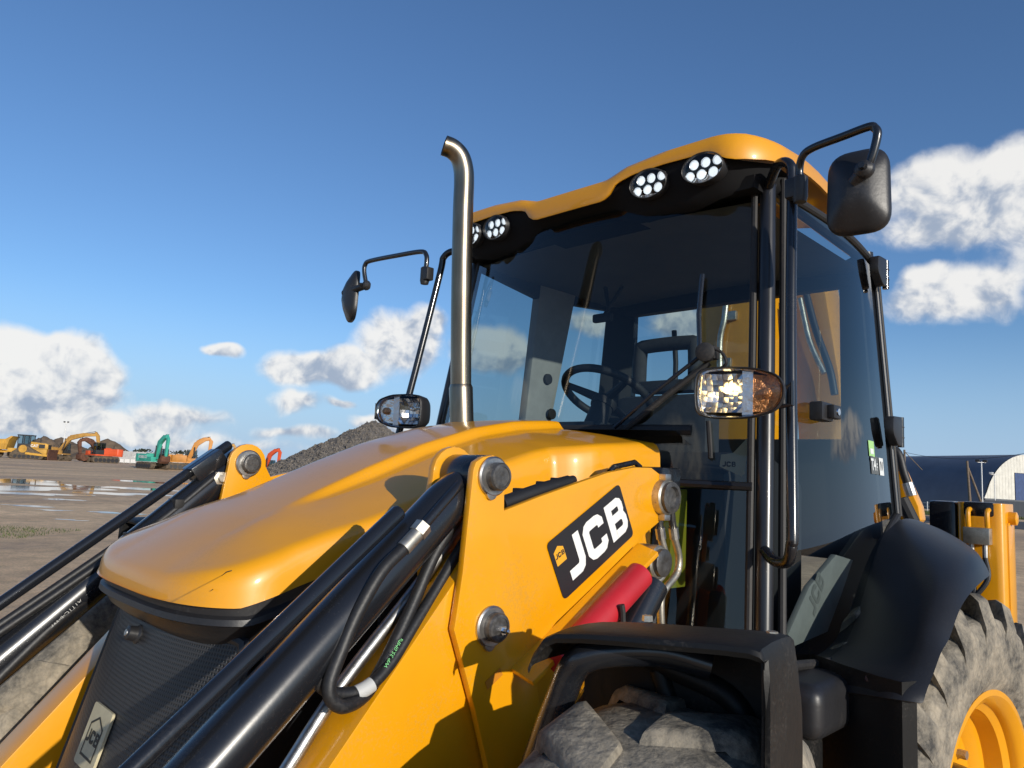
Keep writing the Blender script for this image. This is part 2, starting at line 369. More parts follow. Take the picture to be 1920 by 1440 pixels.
def text_mesh(body, size, extrude=0.0, bold=0.0):
    c = bpy.data.curves.new('t', 'FONT'); c.body = body; c.size = size; c.extrude = extrude; c.offset = bold; c.align_x = 'CENTER'; c.align_y = 'CENTER'; c.resolution_u = 3
    o = bpy.data.objects.new('t', c); COL.objects.link(o); bpy.context.view_layer.update()
    me = bpy.data.meshes.new_from_object(o.evaluated_get(bpy.context.evaluated_depsgraph_get()))
    bpy.data.objects.remove(o); return me
def put_text(body, size, o, right, up, m, parent, name='lettering', bold=0.0, sx=1.0):
    me = text_mesh(body, size, 0.0, bold); r = Vector(right).normalized(); u = Vector(up); u = (u-r*u.dot(r)).normalized(); n = r.cross(u)
    me.transform(Matrix(((r.x*sx, u.x, n.x, o[0]), (r.y*sx, u.y, n.y, o[1]), (r.z*sx, u.z, n.z, o[2]), (0, 0, 0, 1))))
    me.materials.clear()
    return link(name, me, m, parent)
def stroke(pts, w):
    """thick polyline with mitred corners as 2d quads"""
    P = [Vector(p) for p in pts]; L_, R_ = [], []
    for i, p in enumerate(P):
        d1 = (P[i]-P[i-1]).normalized() if i else (P[1]-P[0]).normalized()
        d2 = (P[i+1]-P[i]).normalized() if i < len(P)-1 else d1
        n1 = Vector((-d1.y, d1.x)); n2 = Vector((-d2.y, d2.x)); nn = (n1+n2).normalized(); k = w/2/max(.4, nn.dot(n1))
        L_.append(p+nn*k); R_.append(p-nn*k)
    return [(L_[i], R_[i], R_[i+1], L_[i+1]) for i in range(len(P)-1)]
def jcb_quads():
    q = []; w = .26
    q += stroke([(.58, 1.0), (.58, .30), (.52, .18), (.42, .13), (.0, .13)], w)
    c = [(1.62, .66), (1.62, .78), (1.54, .86), (1.45, .88), (1.12, .88), (1.03, .85), (.96, .76), (.96, .24), (1.03, .15), (1.12, .12), (1.45, .12), (1.54, .14), (1.62, .22), (1.62, .36)]
    q += stroke(c, w)
    q += stroke([(2.05, 0), (2.05, 1)], w)
    q += stroke([(2.17, .89), (2.48, .89), (2.57, .84), (2.60, .77), (2.60, .65), (2.57, .57), (2.48, .53), (2.17, .53)], .22)
    q += stroke([(2.17, .515), (2.50, .515), (2.60, .46), (2.64, .38), (2.64, .24), (2.60, .16), (2.50, .11), (2.17, .11)], .22)
    return q     # 2.75 wide, 1 high
def put_jcb(o, right, up, h, m, parent, name='lettering', wide=1.0, lift=.0):
    r = Vector(right).normalized(); u = Vector(up); u = (u-r*u.dot(r)).normalized(); mb = MB(); n = r.cross(u)
    for k, qd in enumerate(jcb_quads()):
        mb.add([Vector(o)+r*(p.x-1.37)*h*wide+u*(p.y-.5)*h+n*(lift+.00004*(k % 7)) for p in qd], [(0, 1, 2, 3)])
    return mb.build(name, m, parent, smooth=None)

# ------------------------------------------------------------------ ground and its setting
def smooth01(t): t = max(0, min(1, t)); return t*t*(3-2*t)
def ground_z(x, y):
    d = math.hypot(x-CAM[0], y); az = math.degrees(math.atan2(x-CAM[0], y))     # 0 = along the machine, negative = left of it
    return .42*smooth01((d-95)/25)*smooth01((-az-52)/12)
def ground_mat():
    m = bpy.data.materials.new('wet_dirt'); N, L = nodes_of(m); b = N['Principled BSDF']
    tc = N.new('ShaderNodeTexCoord')
    def noise(s, d, r=.6, stretch=None):
        n = N.new('ShaderNodeTexNoise'); n.inputs['Scale'].default_value = s; n.inputs['Detail'].default_value = d; n.inputs['Roughness'].default_value = r
        if stretch:
            mp = N.new('ShaderNodeMapping'); mp.inputs['Rotation'].default_value = (0, 0, rad(45)); mp.inputs['Scale'].default_value = stretch; L.new(tc.outputs['Object'], mp.inputs[0]); L.new(mp.outputs[0], n.inputs['Vector'])
        else: L.new(tc.outputs['Object'], n.inputs['Vector'])
        return n
    a = noise(.16, 8, .65, (1, .35, 1)); c = noise(2.2, 8, .7); e = noise(26, 5, .7)
    r = N.new('ShaderNodeValToRGB'); el = r.color_ramp.elements; el[0].position = .38; el[0].color = (.54, .355, .20, 1); el[1].position = .62; el[1].color = (.90, .62, .36, 1)
    L.new(a.outputs[0], r.inputs[0])
    r2 = N.new('ShaderNodeValToRGB'); e2 = r2.color_ramp.elements; e2[0].position = .3; e2[0].color = (.45, .44, .42, 1); e2[1].position = .7; e2[1].color = (1.25, 1.22, 1.15, 1); L.new(c.outputs[0], r2.inputs[0])
    mx = N.new('ShaderNodeMix'); mx.data_type = 'RGBA'; mx.blend_type = 'MULTIPLY'; mx.inputs['Factor'].default_value = .65; L.new(r.outputs[0], mx.inputs['A']); L.new(r2.outputs[0], mx.inputs['B'])
    r3 = N.new('ShaderNodeValToRGB'); e3 = r3.color_ramp.elements; e3[0].position = .3; e3[0].color = (.55, .55, .55, 1); e3[1].position = .7; e3[1].color = (1.35, 1.33, 1.3, 1); L.new(e.outputs[0], r3.inputs[0])
    m2 = N.new('ShaderNodeMix'); m2.data_type = 'RGBA'; m2.blend_type = 'MULTIPLY'; m2.inputs['Factor'].default_value = .7; L.new(mx.outputs['Result'], m2.inputs['A']); L.new(r3.outputs[0], m2.inputs['B'])
    L.new(m2.outputs['Result'], b.inputs['Base Color'])
    mr = N.new('ShaderNodeMapRange'); mr.inputs['From Min'].default_value = .3; mr.inputs['From Max'].default_value = .5; mr.inputs['To Min'].default_value = .45; mr.inputs['To Max'].default_value = .9; L.new(a.outputs[0], mr.inputs['Value']); L.new(mr.outputs[0], b.inputs['Roughness'])
    ad = N.new('ShaderNodeMath'); ad.operation = 'MULTIPLY_ADD'; L.new(e.outputs[0], ad.inputs[0]); ad.inputs[1].default_value = .25; L.new(c.outputs[0], ad.inputs[2])
    bp = N.new('ShaderNodeBump'); bp.inputs['Strength'].default_value = .45; bp.inputs['Distance'].default_value = .06; L.new(ad.outputs[0], bp.inputs['Height']); L.new(bp.outputs[0], b.inputs['Normal'])
    MATS['wet_dirt'] = m
ground_mat()
def axis_steps():
    v = [0, 5, 10, 20, 30, 40, 55, 70, 85, 100, 115, 130, 150, 180, 220, 300, 450, 700, 1200, 2500]
    return [-a for a in v[:0:-1]]+v
gx = axis_steps()
g = MB().grid([[(x, y, ground_z(x, y)) for x in gx] for y in gx])
tag(g.build('ground', 'wet_dirt', smooth=80), None, None, kind='structure')
mat('puddle_water', (.035, .032, .028), .04, spec=.6)
mat('asphalt', (.075, .072, .07), .85, var=.25, vscale=1.5, bump=.4, bscale=30)
mat('grass', (.075, .10, .025), .8, var=.35, vscale=3, bump=.8, bscale=20)
mat('mound_earth', (.135, .095, .062), .95, var=.3, vscale=.6, bump=1, bscale=3)
mat('gravel_fill', (.13, .115, .10), .9, var=.4, vscale=6, bump=1, bscale=12)
mat('stone_a', (.15, .13, .108), .85, var=.3, vscale=4)
mat('tree_dark', (.035, .045, .025), .9, var=.3)
def puddle(px, py, lx, ly, seed):
    c = at(px, py, z=0); r_ = random.Random(seed); ph = [r_.uniform(0, 6.28) for _ in range(5)]
    R = Vector((_r[0], _r[1], 0)); Fh = Vector((CF[0], CF[1], 0)).normalized(); pts = []
    for k in range(56):
        a = k*2*math.pi/56; q = 1+.28*math.sin(2*a+ph[0])+.22*math.sin(3*a+ph[1])+.16*math.sin(5*a+ph[2])+.1*math.sin(9*a+ph[3])
        pts.append(c+R*math.cos(a)*lx*q+Fh*math.sin(a)*ly*q+Vector((0, 0, .006)))
    mb = MB(); mb.add([c+Vector((0, 0, .006))]+pts, [(0, 1+k, 1+(k+1) % 56) for k in range(56)])
    tag(mb.build('puddle', 'puddle_water', smooth=None), None, None, kind='structure')
for k, (a, b, lx, ly) in enumerate([(40, 915, 3.0, 2.6), (60, 926, 1.5, 1.1), (225, 926, 2.0, 1.2), (250, 916, 2.2, 1.8), (118, 937, .55, .5), (55, 949, .85, .3), (100, 957, .5, .2), (215, 962, .7, .35), (300, 905, 2.6, 2.0), (130, 975, .4, .15), (30, 903, 3, 3)]):
    puddle(a, b, lx, ly, k)
def mound(name, px, depth, w, dpt, h, m, seed, label, cat, peak=0.0, n=40, rough=.18, kind=None):
    c = gpos(px, depth); c.z = ground_z(c.x, c.y); r_ = np.random.default_rng(seed); R = Vector((_r[0], _r[1], 0)); Fh = Vector((CF[0], CF[1], 0)).normalized()
    ph = r_.uniform(0, 6.28, 12); rows = []
    for i in range(n+1):
        row = []
        for j in range(n+1):
            u = -1+2*j/n; v = -1+2*i/n; d = math.hypot(u-peak*(1-abs(v)), v)
            k = max(0, 1-d)
            zz = h*(k**.85)*(1+rough*(math.sin(4*u+ph[0])*math.sin(3*v+ph[1])+.6*math.sin(9*u+ph[2])*math.sin(8*v+ph[3])))+(r_.normal()*.02*h if k > 0 else 0)
            row.append(R*u*w+Fh*v*dpt+Vector((0, 0, zz-.05)))
        rows.append(row)
    o = MB().grid(rows).build(name, m, smooth=60, loc=c); tag(o, label, cat, kind=kind); return o, rows, c
mound('dirt_mound', 78, 190, 8, 6, 5.6, 'mound_earth', 1, 'brown earth mound rising behind the yellow dozer cab', 'mound')
mound('dirt_mound', 120, 200, 13, 8, 4.8, 'mound_earth', 5, 'low brown earth mound behind the yellow arched digger boom', 'mound')
mound('dirt_mound', 200, 180, 9.5, 7, 4.8, 'mound_earth', 2, 'brown earth mound behind the red-orange counterweight with white lettering', 'mound')
pile, prow, pc = mound('gravel_pile', 690, 46, 8.2, 7.5, 4.6, 'gravel_fill', 3, 'big grey gravel heap beyond the bonnet', 'gravel heap', n=70, rough=.05)
pile2, prow2, pc2 = mound('gravel_pile', 540, 42, 3.4, 3.0, 1.25, 'gravel_fill', 4, 'low grey gravel heap at the foot of the big one', 'gravel heap', n=30, rough=.06)
def stones(rows, parent, count, size):
    a = np.array([[tuple(p) for p in r] for r in rows]); n = a.shape[0]-1
    ico = np.array([(0, 0, 1), (.89, 0, .45), (.28, .85, .45), (-.72, .53, .45), (-.72, -.53, .45), (.28, -.85, .45), (.72, .53, -.45), (-.28, .85, -.45), (-.89, 0, -.45), (-.28, -.85, -.45), (.72, -.53, -.45), (0, 0, -1)])
    fc = [(0, 1, 2), (0, 2, 3), (0, 3, 4), (0, 4, 5), (0, 5, 1), (1, 6, 2), (2, 7, 3), (3, 8, 4), (4, 9, 5), (5, 10, 1), (6, 7, 2), (7, 8, 3), (8, 9, 4), (9, 10, 5), (10, 6, 1), (11, 7, 6), (11, 8, 7), (11, 9, 8), (11, 10, 9), (11, 6, 10)]
    vs, fs = [], []
    t = 0
    while t < count:
        i, j = rng.integers(0, n, 2); u, v = rng.random(2)
        p = a[i, j]*(1-u)*(1-v)+a[i+1, j]*u*(1-v)+a[i, j+1]*(1-u)*v+a[i+1, j+1]*u*v
        if p[2] < .02: continue
        # the side turned to the photograph and the crest only
        if i > n*.62: continue
        q = rng.normal(size=(3, 3)); q, _ = np.linalg.qr(q)
        s = size*rng.uniform(.5, 1.3)*np.array([1, rng.uniform(.6, 1), rng.uniform(.5, .9)])
        b = len(vs); vs += (((ico*rng.uniform(.8, 1.15, (12, 1)))*s)@q+p).tolist(); fs += [tuple(x+b for x in f) for f in fc]; t += 1
    me = bpy.data.meshes.new('stones'); me.from_pydata(vs, [], fs); me.update()
    o = link('stones', me, 'stone_a', parent); o['kind'] = 'stuff'
stones(prow, pile, 16000, .068); stones(prow2, pile2, 2600, .06)

# ------------------------------------------------------------------ far plant: excavators, dozer, fence, masts
mat('cat_yellow', (.50, .27, .035), .55, var=.25, vscale=.8, dust=.4, dustcol=(.16, .12, .08))
mat('dull_yellow', (.46, .25, .06), .6, var=.3, vscale=.8, dust=.5, dustcol=(.15, .11, .08))
mat('teal', (.045, .36, .27), .5, var=.12, vscale=.8)
mat('brown_orange', (.46, .19, .025), .55, var=.2, vscale=.8)
mat('red_orange', (.62, .085, .022), .5, var=.12, vscale=.8)
mat('far_dark', (.025, .025, .027), .6, var=.2)
mat('track_mud', (.10, .075, .05), .9, var=.4, vscale=3)
mat('rust', (.12, .05, .028), .85, var=.4, vscale=3)
mat('white_far', (.66, .66, .64), .6)
mat('concrete_fence', (.44, .44, .43), .85, var=.12, vscale=2)
mat('galvanised', (.45, .46, .47), .45, metal=.7)
mat('wood_pole', (.16, .12, .085), .85, var=.25, vscale=4)
def stadium(L_, H, n=7):
    r = H/2; out = [(L_/2-r+r*math.cos(a), r+r*math.sin(a)) for a in np.linspace(-math.pi/2, math.pi/2, n)]
    return out+[(-L_/2+r+r*math.cos(a), r+r*math.sin(a)) for a in np.linspace(math.pi/2, 3*math.pi/2, n)]
def bar(pts, widths, y, t):
    """side-view beam along a polyline in xz, thickness t about y"""
    mb = MB(); P = [Vector(p) for p in pts]; up, lo = [], []
    for i, p in enumerate(P):
        d1 = (P[min(i+1, len(P)-1)]-P[max(i-1, 0)]).normalized(); n_ = Vector((-d1.y, d1.x)); up.append(p+n_*widths[i]/2); lo.append(p-n_*widths[i]/2)
    o2 = up+lo[::-1]
    return mb.prism([(q.x, y-t/2, q.y) for q in o2], (0, t, 0))
def excavator(px, depth, ang, body, label, boom, stick, bucket=True, word=None, dark=False, cabm='far_dark', scale=1.0, boomm=None, zoff=0):
    c = gpos(px, depth); c.z = ground_z(c.x, c.y)+zoff
    e = empty('excavator', c, None, ang); e.scale = (scale,)*3
    tag(e, label, 'excavator', 'excavators parked across the yard')
    bm_ = boomm or body
    for s in (-1, 1):
        tr = MB().prism([(x, s*1.15-.3, z) for x, z in stadium(4.3, .95)], (0, .6, 0)).build('track', 'track_mud', e, bevel=.03)
        for q in range(6): MB().lathe([(-.02, .3), (.02, .3)], (-1.6+q*.64, s*1.46, .42), (0, 1, 0), 12).build('roller', 'far_dark', tr)
        for q in range(12): MB().box((-1.95+q*.34, s*1.15-.34, .93), (-1.75+q*.34, s*1.15+.34, .99)).build('track_shoe', 'track_mud', tr, smooth=None)
    MB().box((-1.2, -.75, .45), (1.2, .75, .95)).build('carriage', 'track_mud', e)
    MB().box((-1.9, -1.35, 1.05), (1.75, 1.35, 1.25)).build('deck', body, e, bevel=.03)
    MB().prism(roundpoly([(-2.75, -1.35), (-1.55, -1.35), (-1.55, 1.35), (-2.75, 1.35)], .45) and [(p.x, p.y, 1.02) for p in roundpoly([(-2.75, -1.35), (-1.55, -1.35), (-1.55, 1.35), (-2.75, 1.35)], .45)], (0, 0, 1.15)).build('counterweight', body, e, bevel=.05)
    MB().box((-1.54, -1.34, 1.255), (.45, 1.34, 2.15)).build('engine_cover', body, e, bevel=.06)
    MB().box((-1.1, -.6, 2.16), (-.2, .6, 2.28)).build('hood', body, e, bevel=.04)
    MB().tube([(-1.3, .9, 2.15), (-1.3, .9, 2.65)], .06).build('exhaust', 'far_dark', e)
    for y in (.0,): MB().box((.5, -1.33, 1.255), (1.7, -.6, 1.75)).build('tool_box', body, e, bevel=.04)
    cab = MB().box((.2, .45, 1.255), (1.72, 1.33, 1.9)).build('cab', cabm, e, bevel=.04)
    MB().box((.25, .48, 2.92), (1.62, 1.3, 3.02)).build('cab_roof', cabm, cab, bevel=.03)
    for (x, y) in ((.27, .5), (.27, 1.27), (1.62, .5), (1.62, 1.27), (.95, 1.28)):
        MB().box((x-.035, y-.035, 1.9), (x+.035, y+.035, 2.93)).build('cab_post', cabm, cab, smooth=None)
    for a, b in (((.3, 1.275, 1.9), (.92, 1.285, 2.9)), ((.98, 1.275, 1.9), (1.58, 1.285, 2.9)), ((.3, .49, 1.9), (1.58, .5, 2.9)), ((1.62, .54, 1.9), (1.63, 1.24, 2.9)), ((.26, .54, 1.9), (.27, 1.24, 2.9))):
        MB().box(a, b).build('window', 'door_glass', cab, smooth=None)
    bo = bar(boom, [.5, .75, .62, .42, .3][:len(boom)] if len(boom) > 3 else [.5, .7, .4], -.1, .46).build('boom', bm_, e, bevel=.04)
    st = bar(stick, [.3, .55, .3], -.1, .34).build('stick', bm_, e, bevel=.03)
    # rams
    m_ = (Vector(boom[1])+Vector(boom[-1]))/2
    MB().tube([(boom[1][0], -.1, boom[1][1]+.45), (m_.x, -.1, m_.y+.55)], .09).build('ram', body if not dark else 'far_dark', bo)
    MB().tube([(m_.x, -.1, m_.y+.55), (stick[0][0], -.1, stick[0][1]+.12)], .05).build('ram_rod', 'steel', bo)
    for s in (-.42, .42): MB().tube([(1.3, -.1+s, 1.2), ((boom[1][0]*.8+boom[0][0]*.2), -.1+s, boom[1][1]*.8+boom[0][1]*.2)], .09).build('ram', 'far_dark', bo)
    MB().tube([(boom[0][0]+.2, .05, boom[0][1]+.4), (boom[1][0], .05, boom[1][1]+.45), (boom[-1][0], .05, boom[-1][1]+.35)], .05, 8, smooth=4).build('hose', 'far_dark', bo)
    if bucket:
        b0 = Vector(stick[-1]); pr = [(0, .1), (.25, -.15), (.2, -.75), (-.3, -1.05), (-.85, -.9), (-.95, -.45), (-.45, -.35), (-.25, .1)]
        MB().prism([(b0.x+x, -.75, b0.y+z) for x, z in pr], (0, 1.3, 0)).build('bucket', 'rust', e, bevel=.03)
        for q in range(5): MB().box((b0.x-1.1, -.72+q*.29, b0.y-.5), (b0.x-.93, -.62+q*.29, b0.y-.42)).build('bucket_tooth', 'rust', e, smooth=None)
    if word:
        put_text(word, .62, (-2.765, 0, 1.62), (0, -1, 0), (0, 0, 1), 'white_far', e, bold=.02)
        put_text(word, .5, (-.55, -1.352, 1.7), (1, 0, 0), (0, 0, 1), 'white_far', e, bold=.02)
    return e
V2 = lambda *a: [Vector(p) for p in a]
A0 = math.atan2(CF[1], CF[0])                        # heading straight away from the camera
fold = dict(boom=V2((.6, 1.5), (1.7, 3.6), (3.3, 4.35), (4.6, 4.2)), stick=V2((4.35, 4.5), (4.75, 3.9), (4.6, 1.7)))
tuck = dict(boom=V2((.6, 1.5), (1.5, 3.9), (2.6, 4.7), (3.3, 4.75)), stick=V2((3.1, 5.0), (3.5, 4.4), (3.3, 1.9)))
excavator(105, 128, A0-rad(98), 'dull_yellow', 'dusty yellow excavator with its boom arched over a folded stick', boom=V2((.6, 1.5), (2.4, 3.9), (5.0, 4.6), (7.4, 4.7)), stick=V2((7.1, 5.15), (7.6, 4.5), (8.3, .9)), scale=1.0)
excavator(190, 126, A0+rad(150), 'red_orange', 'bright red-orange excavator showing its counterweight with white letters', word='HITACHI', boom=V2((.6, 1.5), (1.5, 2.9), (2.6, 3.4), (3.3, 3.2)), stick=V2((3.2, 3.4), (3.5, 2.9), (3.2, 1.2)), boomm='rust', scale=1.12)
excavator(288, 98, A0-rad(125), 'teal', 'teal green excavator with folded arm and white lettering', word='KOBELCO', scale=.9, **tuck)
excavator(345, 101, A0-rad(70), 'brown_orange', 'brown-orange excavator behind the black lift ram', scale=.92, **tuck)
excavator(402, 112, A0-rad(80), 'dull_yellow', 'pale yellow excavator boom standing behind the brown-orange one', scale=.8, **tuck)
excavator(455, 120, A0+rad(120), 'brown_orange', 'small brown excavator with a dark cab behind the yellow lift arm', scale=.72, **fold)
excavator(492, 92, A0-rad(110), 'red_orange', 'red-orange excavator with folded boom beside the gravel', scale=.72, **tuck)
excavator(528, 100, A0-rad(75), 'cat_yellow', 'yellow excavator half hidden by the foot of the gravel heap', scale=.7, boom=V2((.6, 1.5), (2.4, 3.2), (4.2, 3.3), (5.6, 2.4)), stick=V2((5.5, 2.7), (5.8, 2.2), (5.4, .9)))
def dozer():
    c = gpos(58, 124); c.z = ground_z(c.x, c.y); e = empty('bulldozer', c, None, A0-rad(78)); e.scale = (1.15,)*3
    tag(e, 'yellow bulldozer with triangular tracks and black cab', 'bulldozer')
    for s in (-1, 1):
        tri = roundpoly([(-2.1, .05), (2.0, .05), (2.3, .6), (-.6, 2.15), (-2.3, .7)], .35)
        tr = MB().prism([(p.x, s*1.05-.28, p.y) for p in tri], (0, .56, 0)).build('track', 'track_mud', e, bevel=.03)
        for q in range(6): MB().lathe([(-.02, .24), (.02, .24)], (-1.5+q*.58, s*1.35, .38), (0, 1, 0), 12).build('roller', 'far_dark', tr)
        MB().lathe([(-.03, .55), (.03, .55)], (-.6, s*1.35, 1.45), (0, 1, 0), 16).build('sprocket', 'cat_yellow', tr)
        MB().prism([(x, s*1.4-.06, z) for x, z in ((-.2, .7), (3.0, .45), (3.0, .75), (-.2, 1.0))], (0, .12, 0)).build('push_arm', 'cat_yellow', e)
    MB().box((-2.2, -.7, .7), (2.3, .7, 1.5)).build('hull', 'cat_yellow', e, bevel=.05)
    hd = MB().prism([(x, -.68, z) for x, z in ((.1, 1.5), (2.4, 1.5), (2.4, 2.15), (2.2, 2.35), (.1, 2.55))], (0, 1.36, 0)).build('hood', 'cat_yellow', e, bevel=.05)
    MB().box((1.2, -.70, 1.65), (2.0, -.685, 2.2)).build('side_vent', 'far_dark', hd)
    MB().box((2.41, -.55, 1.6), (2.43, .55, 2.2)).build('radiator', 'far_dark', hd)
    put_text('CAT', .5, (.6, -.695, 1.95), (1, 0, 0), (0, 0, 1), 'white_far', hd, bold=.02)
    MB().tube([(1.0, .3, 2.4), (1.0, .3, 3.2)], .08).build('exhaust', 'far_dark', e)
    cab = MB().box((-1.6, -.8, 1.5), (.1, .8, 2.2)).build('cab', 'far_dark', e, bevel=.04)
    MB().box((-1.7, -.88, 3.35), (.15, .88, 3.5)).build('cab_roof', 'far_dark', cab, bevel=.03)
    for x in (-1.58, -.75, .05):
        for y in (-.78, .78): MB().box((x-.05, y-.04, 2.2), (x+.05, y+.04, 3.36)).build('cab_post', 'far_dark', cab, smooth=None)
    for y in (-.78, .78): MB().box((-1.5, y-.005, 2.2), (0, y+.005, 3.34)).build('window', 'door_glass', cab, smooth=None)
    rows = []
    for i in range(9):
        a = -.7+1.4*i/8; rows.append([(3.35-.25*math.cos(a*1.3)-.1, y, .75+.75*math.sin(a)/math.sin(.7)) for y in np.linspace(-2.0, 2.0, 5)])
    solid(MB().grid(rows).build('blade', 'rust', e), .12)
    MB().box((-2.9, -.5, .9), (-2.2, .5, 1.5)).build('ripper', 'cat_yellow', e, bevel=.04)
dozer()
def dumper():
    c = gpos(-2, 126); c.z = ground_z(c.x, c.y); e = empty('dump_truck', c, None, A0-rad(80)); tag(e, 'yellow dumper with raised ribbed body at the left edge', 'dump truck')
    bd = MB().prism([(x, -1.4, z) for x, z in ((-3.2, 2.4), (-2.6, 1.5), (1.6, 1.4), (2.0, 3.1), (2.5, 3.7), (2.2, 3.75), (1.4, 3.2), (-3.2, 2.9))], (0, 2.8, 0)).build('dump_body', 'cat_yellow', e, bevel=.04)
    for x in (-2.2, -1.3, -.4, .5, 1.3): MB().box((x-.07, -1.5, 1.55), (x+.07, -1.4, 2.95)).build('rib', 'cat_yellow', bd, smooth=None)
    MB().box((-3, -.6, .9), (3.4, .6, 1.35)).build('chassis', 'cat_yellow', e, bevel=.03)
    for x in (-2.2, -.5, 2.6):
        for s in (-1, 1): MB().lathe([(-.28, .62), (-.2, .74), (.2, .74), (.28, .62), (.28, .3)], (x, s*1.15, .74), (0, s, 0), 20).build('wheel', 'track_mud', e)
dumper()
def fence():
    a = gpos(212, 150); b = gpos(345, 150); n = 12; f = empty('panel_fence', a); tag(f, 'pale concrete panel fence beyond the parked excavators', 'fence')
    d = (b-a)/n; dn = d.normalized(); nr = Vector((-dn.y, dn.x, 0))
    for k in range(n+1):
        p = d*k; z0 = ground_z(a.x+p.x, a.y+p.y)
        MB().prism([p+dn*u+nr*v+Vector((0, 0, z0)) for u, v in ((-.1, -.1), (.1, -.1), (.1, .1), (-.1, .1))], (0, 0, 2.45)).build('post', 'concrete_fence', f, smooth=None)
        if k < n:
            for q in range(3):
                MB().prism([p+dn*u+nr*v+Vector((0, 0, z0+.06+q*.77)) for u, v in ((.11, -.03), (d.length-.11, -.03), (d.length-.11, .03), (.11, .03))], (0, 0, .75)).build('panel', 'concrete_fence' if q else 'white_far', f, smooth=None)
fence()
def light_mast(px, depth, h, label, heads=2, m='galvanised', r=.07):
    c = gpos(px, depth); c.z = ground_z(c.x, c.y); e = empty('light_mast', c); tag(e, label, 'light mast')
    R = Vector((_r[0], _r[1], 0))
    MB().tube([(0, 0, 0), (0, 0, h)], [r*1.3, r]).build('pole', m, e)
    MB().tube([R*-.5+Vector((0, 0, h-.1)), R*.5+Vector((0, 0, h-.1))], .04).build('crossbar', m, e)
    for k in range(heads):
        o = R*(-.42+.84*k/max(1, heads-1)); MB().box(o+Vector((-.22, -.16, h-.05)), o+Vector((.22, .16, h+.22))).build('floodlight', m if heads == 1 else 'far_dark', e, bevel=.03)
light_mast(117, 165, 8.2, 'thin pale light mast behind the yellow digger boom', 2, 'white_far', .09)
def far_tree(px, depth, w, h, label, seed):
    c = gpos(px, depth); c.z = ground_z(c.x, c.y); r_ = random.Random(seed); e = empty('tree', c); tag(e, label, 'tree', 'dark trees on the far horizon')
    MB().tube([(0, 0, 0), (0, 0, h*.5)], [.3, .15], 7).build('trunk', 'wood_pole', e)
    mb = MB()
    for k in range(260):
        u = r_.gauss(0, .42)*w; v = r_.gauss(0, .4)*w; z = h*(.3+.7*r_.random()*math.sqrt(max(.05, 1-min(1, (u*u+v*v)/(w*w)))))
        s = r_.uniform(.25, .6); q = Matrix.Rotation(r_.uniform(0, 6), 3, Vector((r_.random(), r_.random(), r_.random())))
        mb.add([Vector((u, v, z))+q @ Vector(p)*s for p in ((-1, 0, 0), (0, -.6, .1), (1, 0, 0), (0, .6, -.1))], [(0, 1, 2, 3)])
    mb.build('crown', 'tree_dark', e, smooth=None)
for k, (px, d, w, h, lb) in enumerate([(254, 260, 4, 3.6, 'dark far tree just left of the teal excavator'), (262, 255, 3.4, 4.3, 'taller dark far tree beside the teal excavator cab'), (272, 250, 4, 4.2, 'dark far tree directly behind the teal excavator cab'), (330, 255, 5, 4.2, 'dark far tree behind the teal excavator stick'), (345, 250, 5, 4.4, 'dark far tree right of the teal excavator stick')]):
    far_tree(px, d, w, h, lb, k)

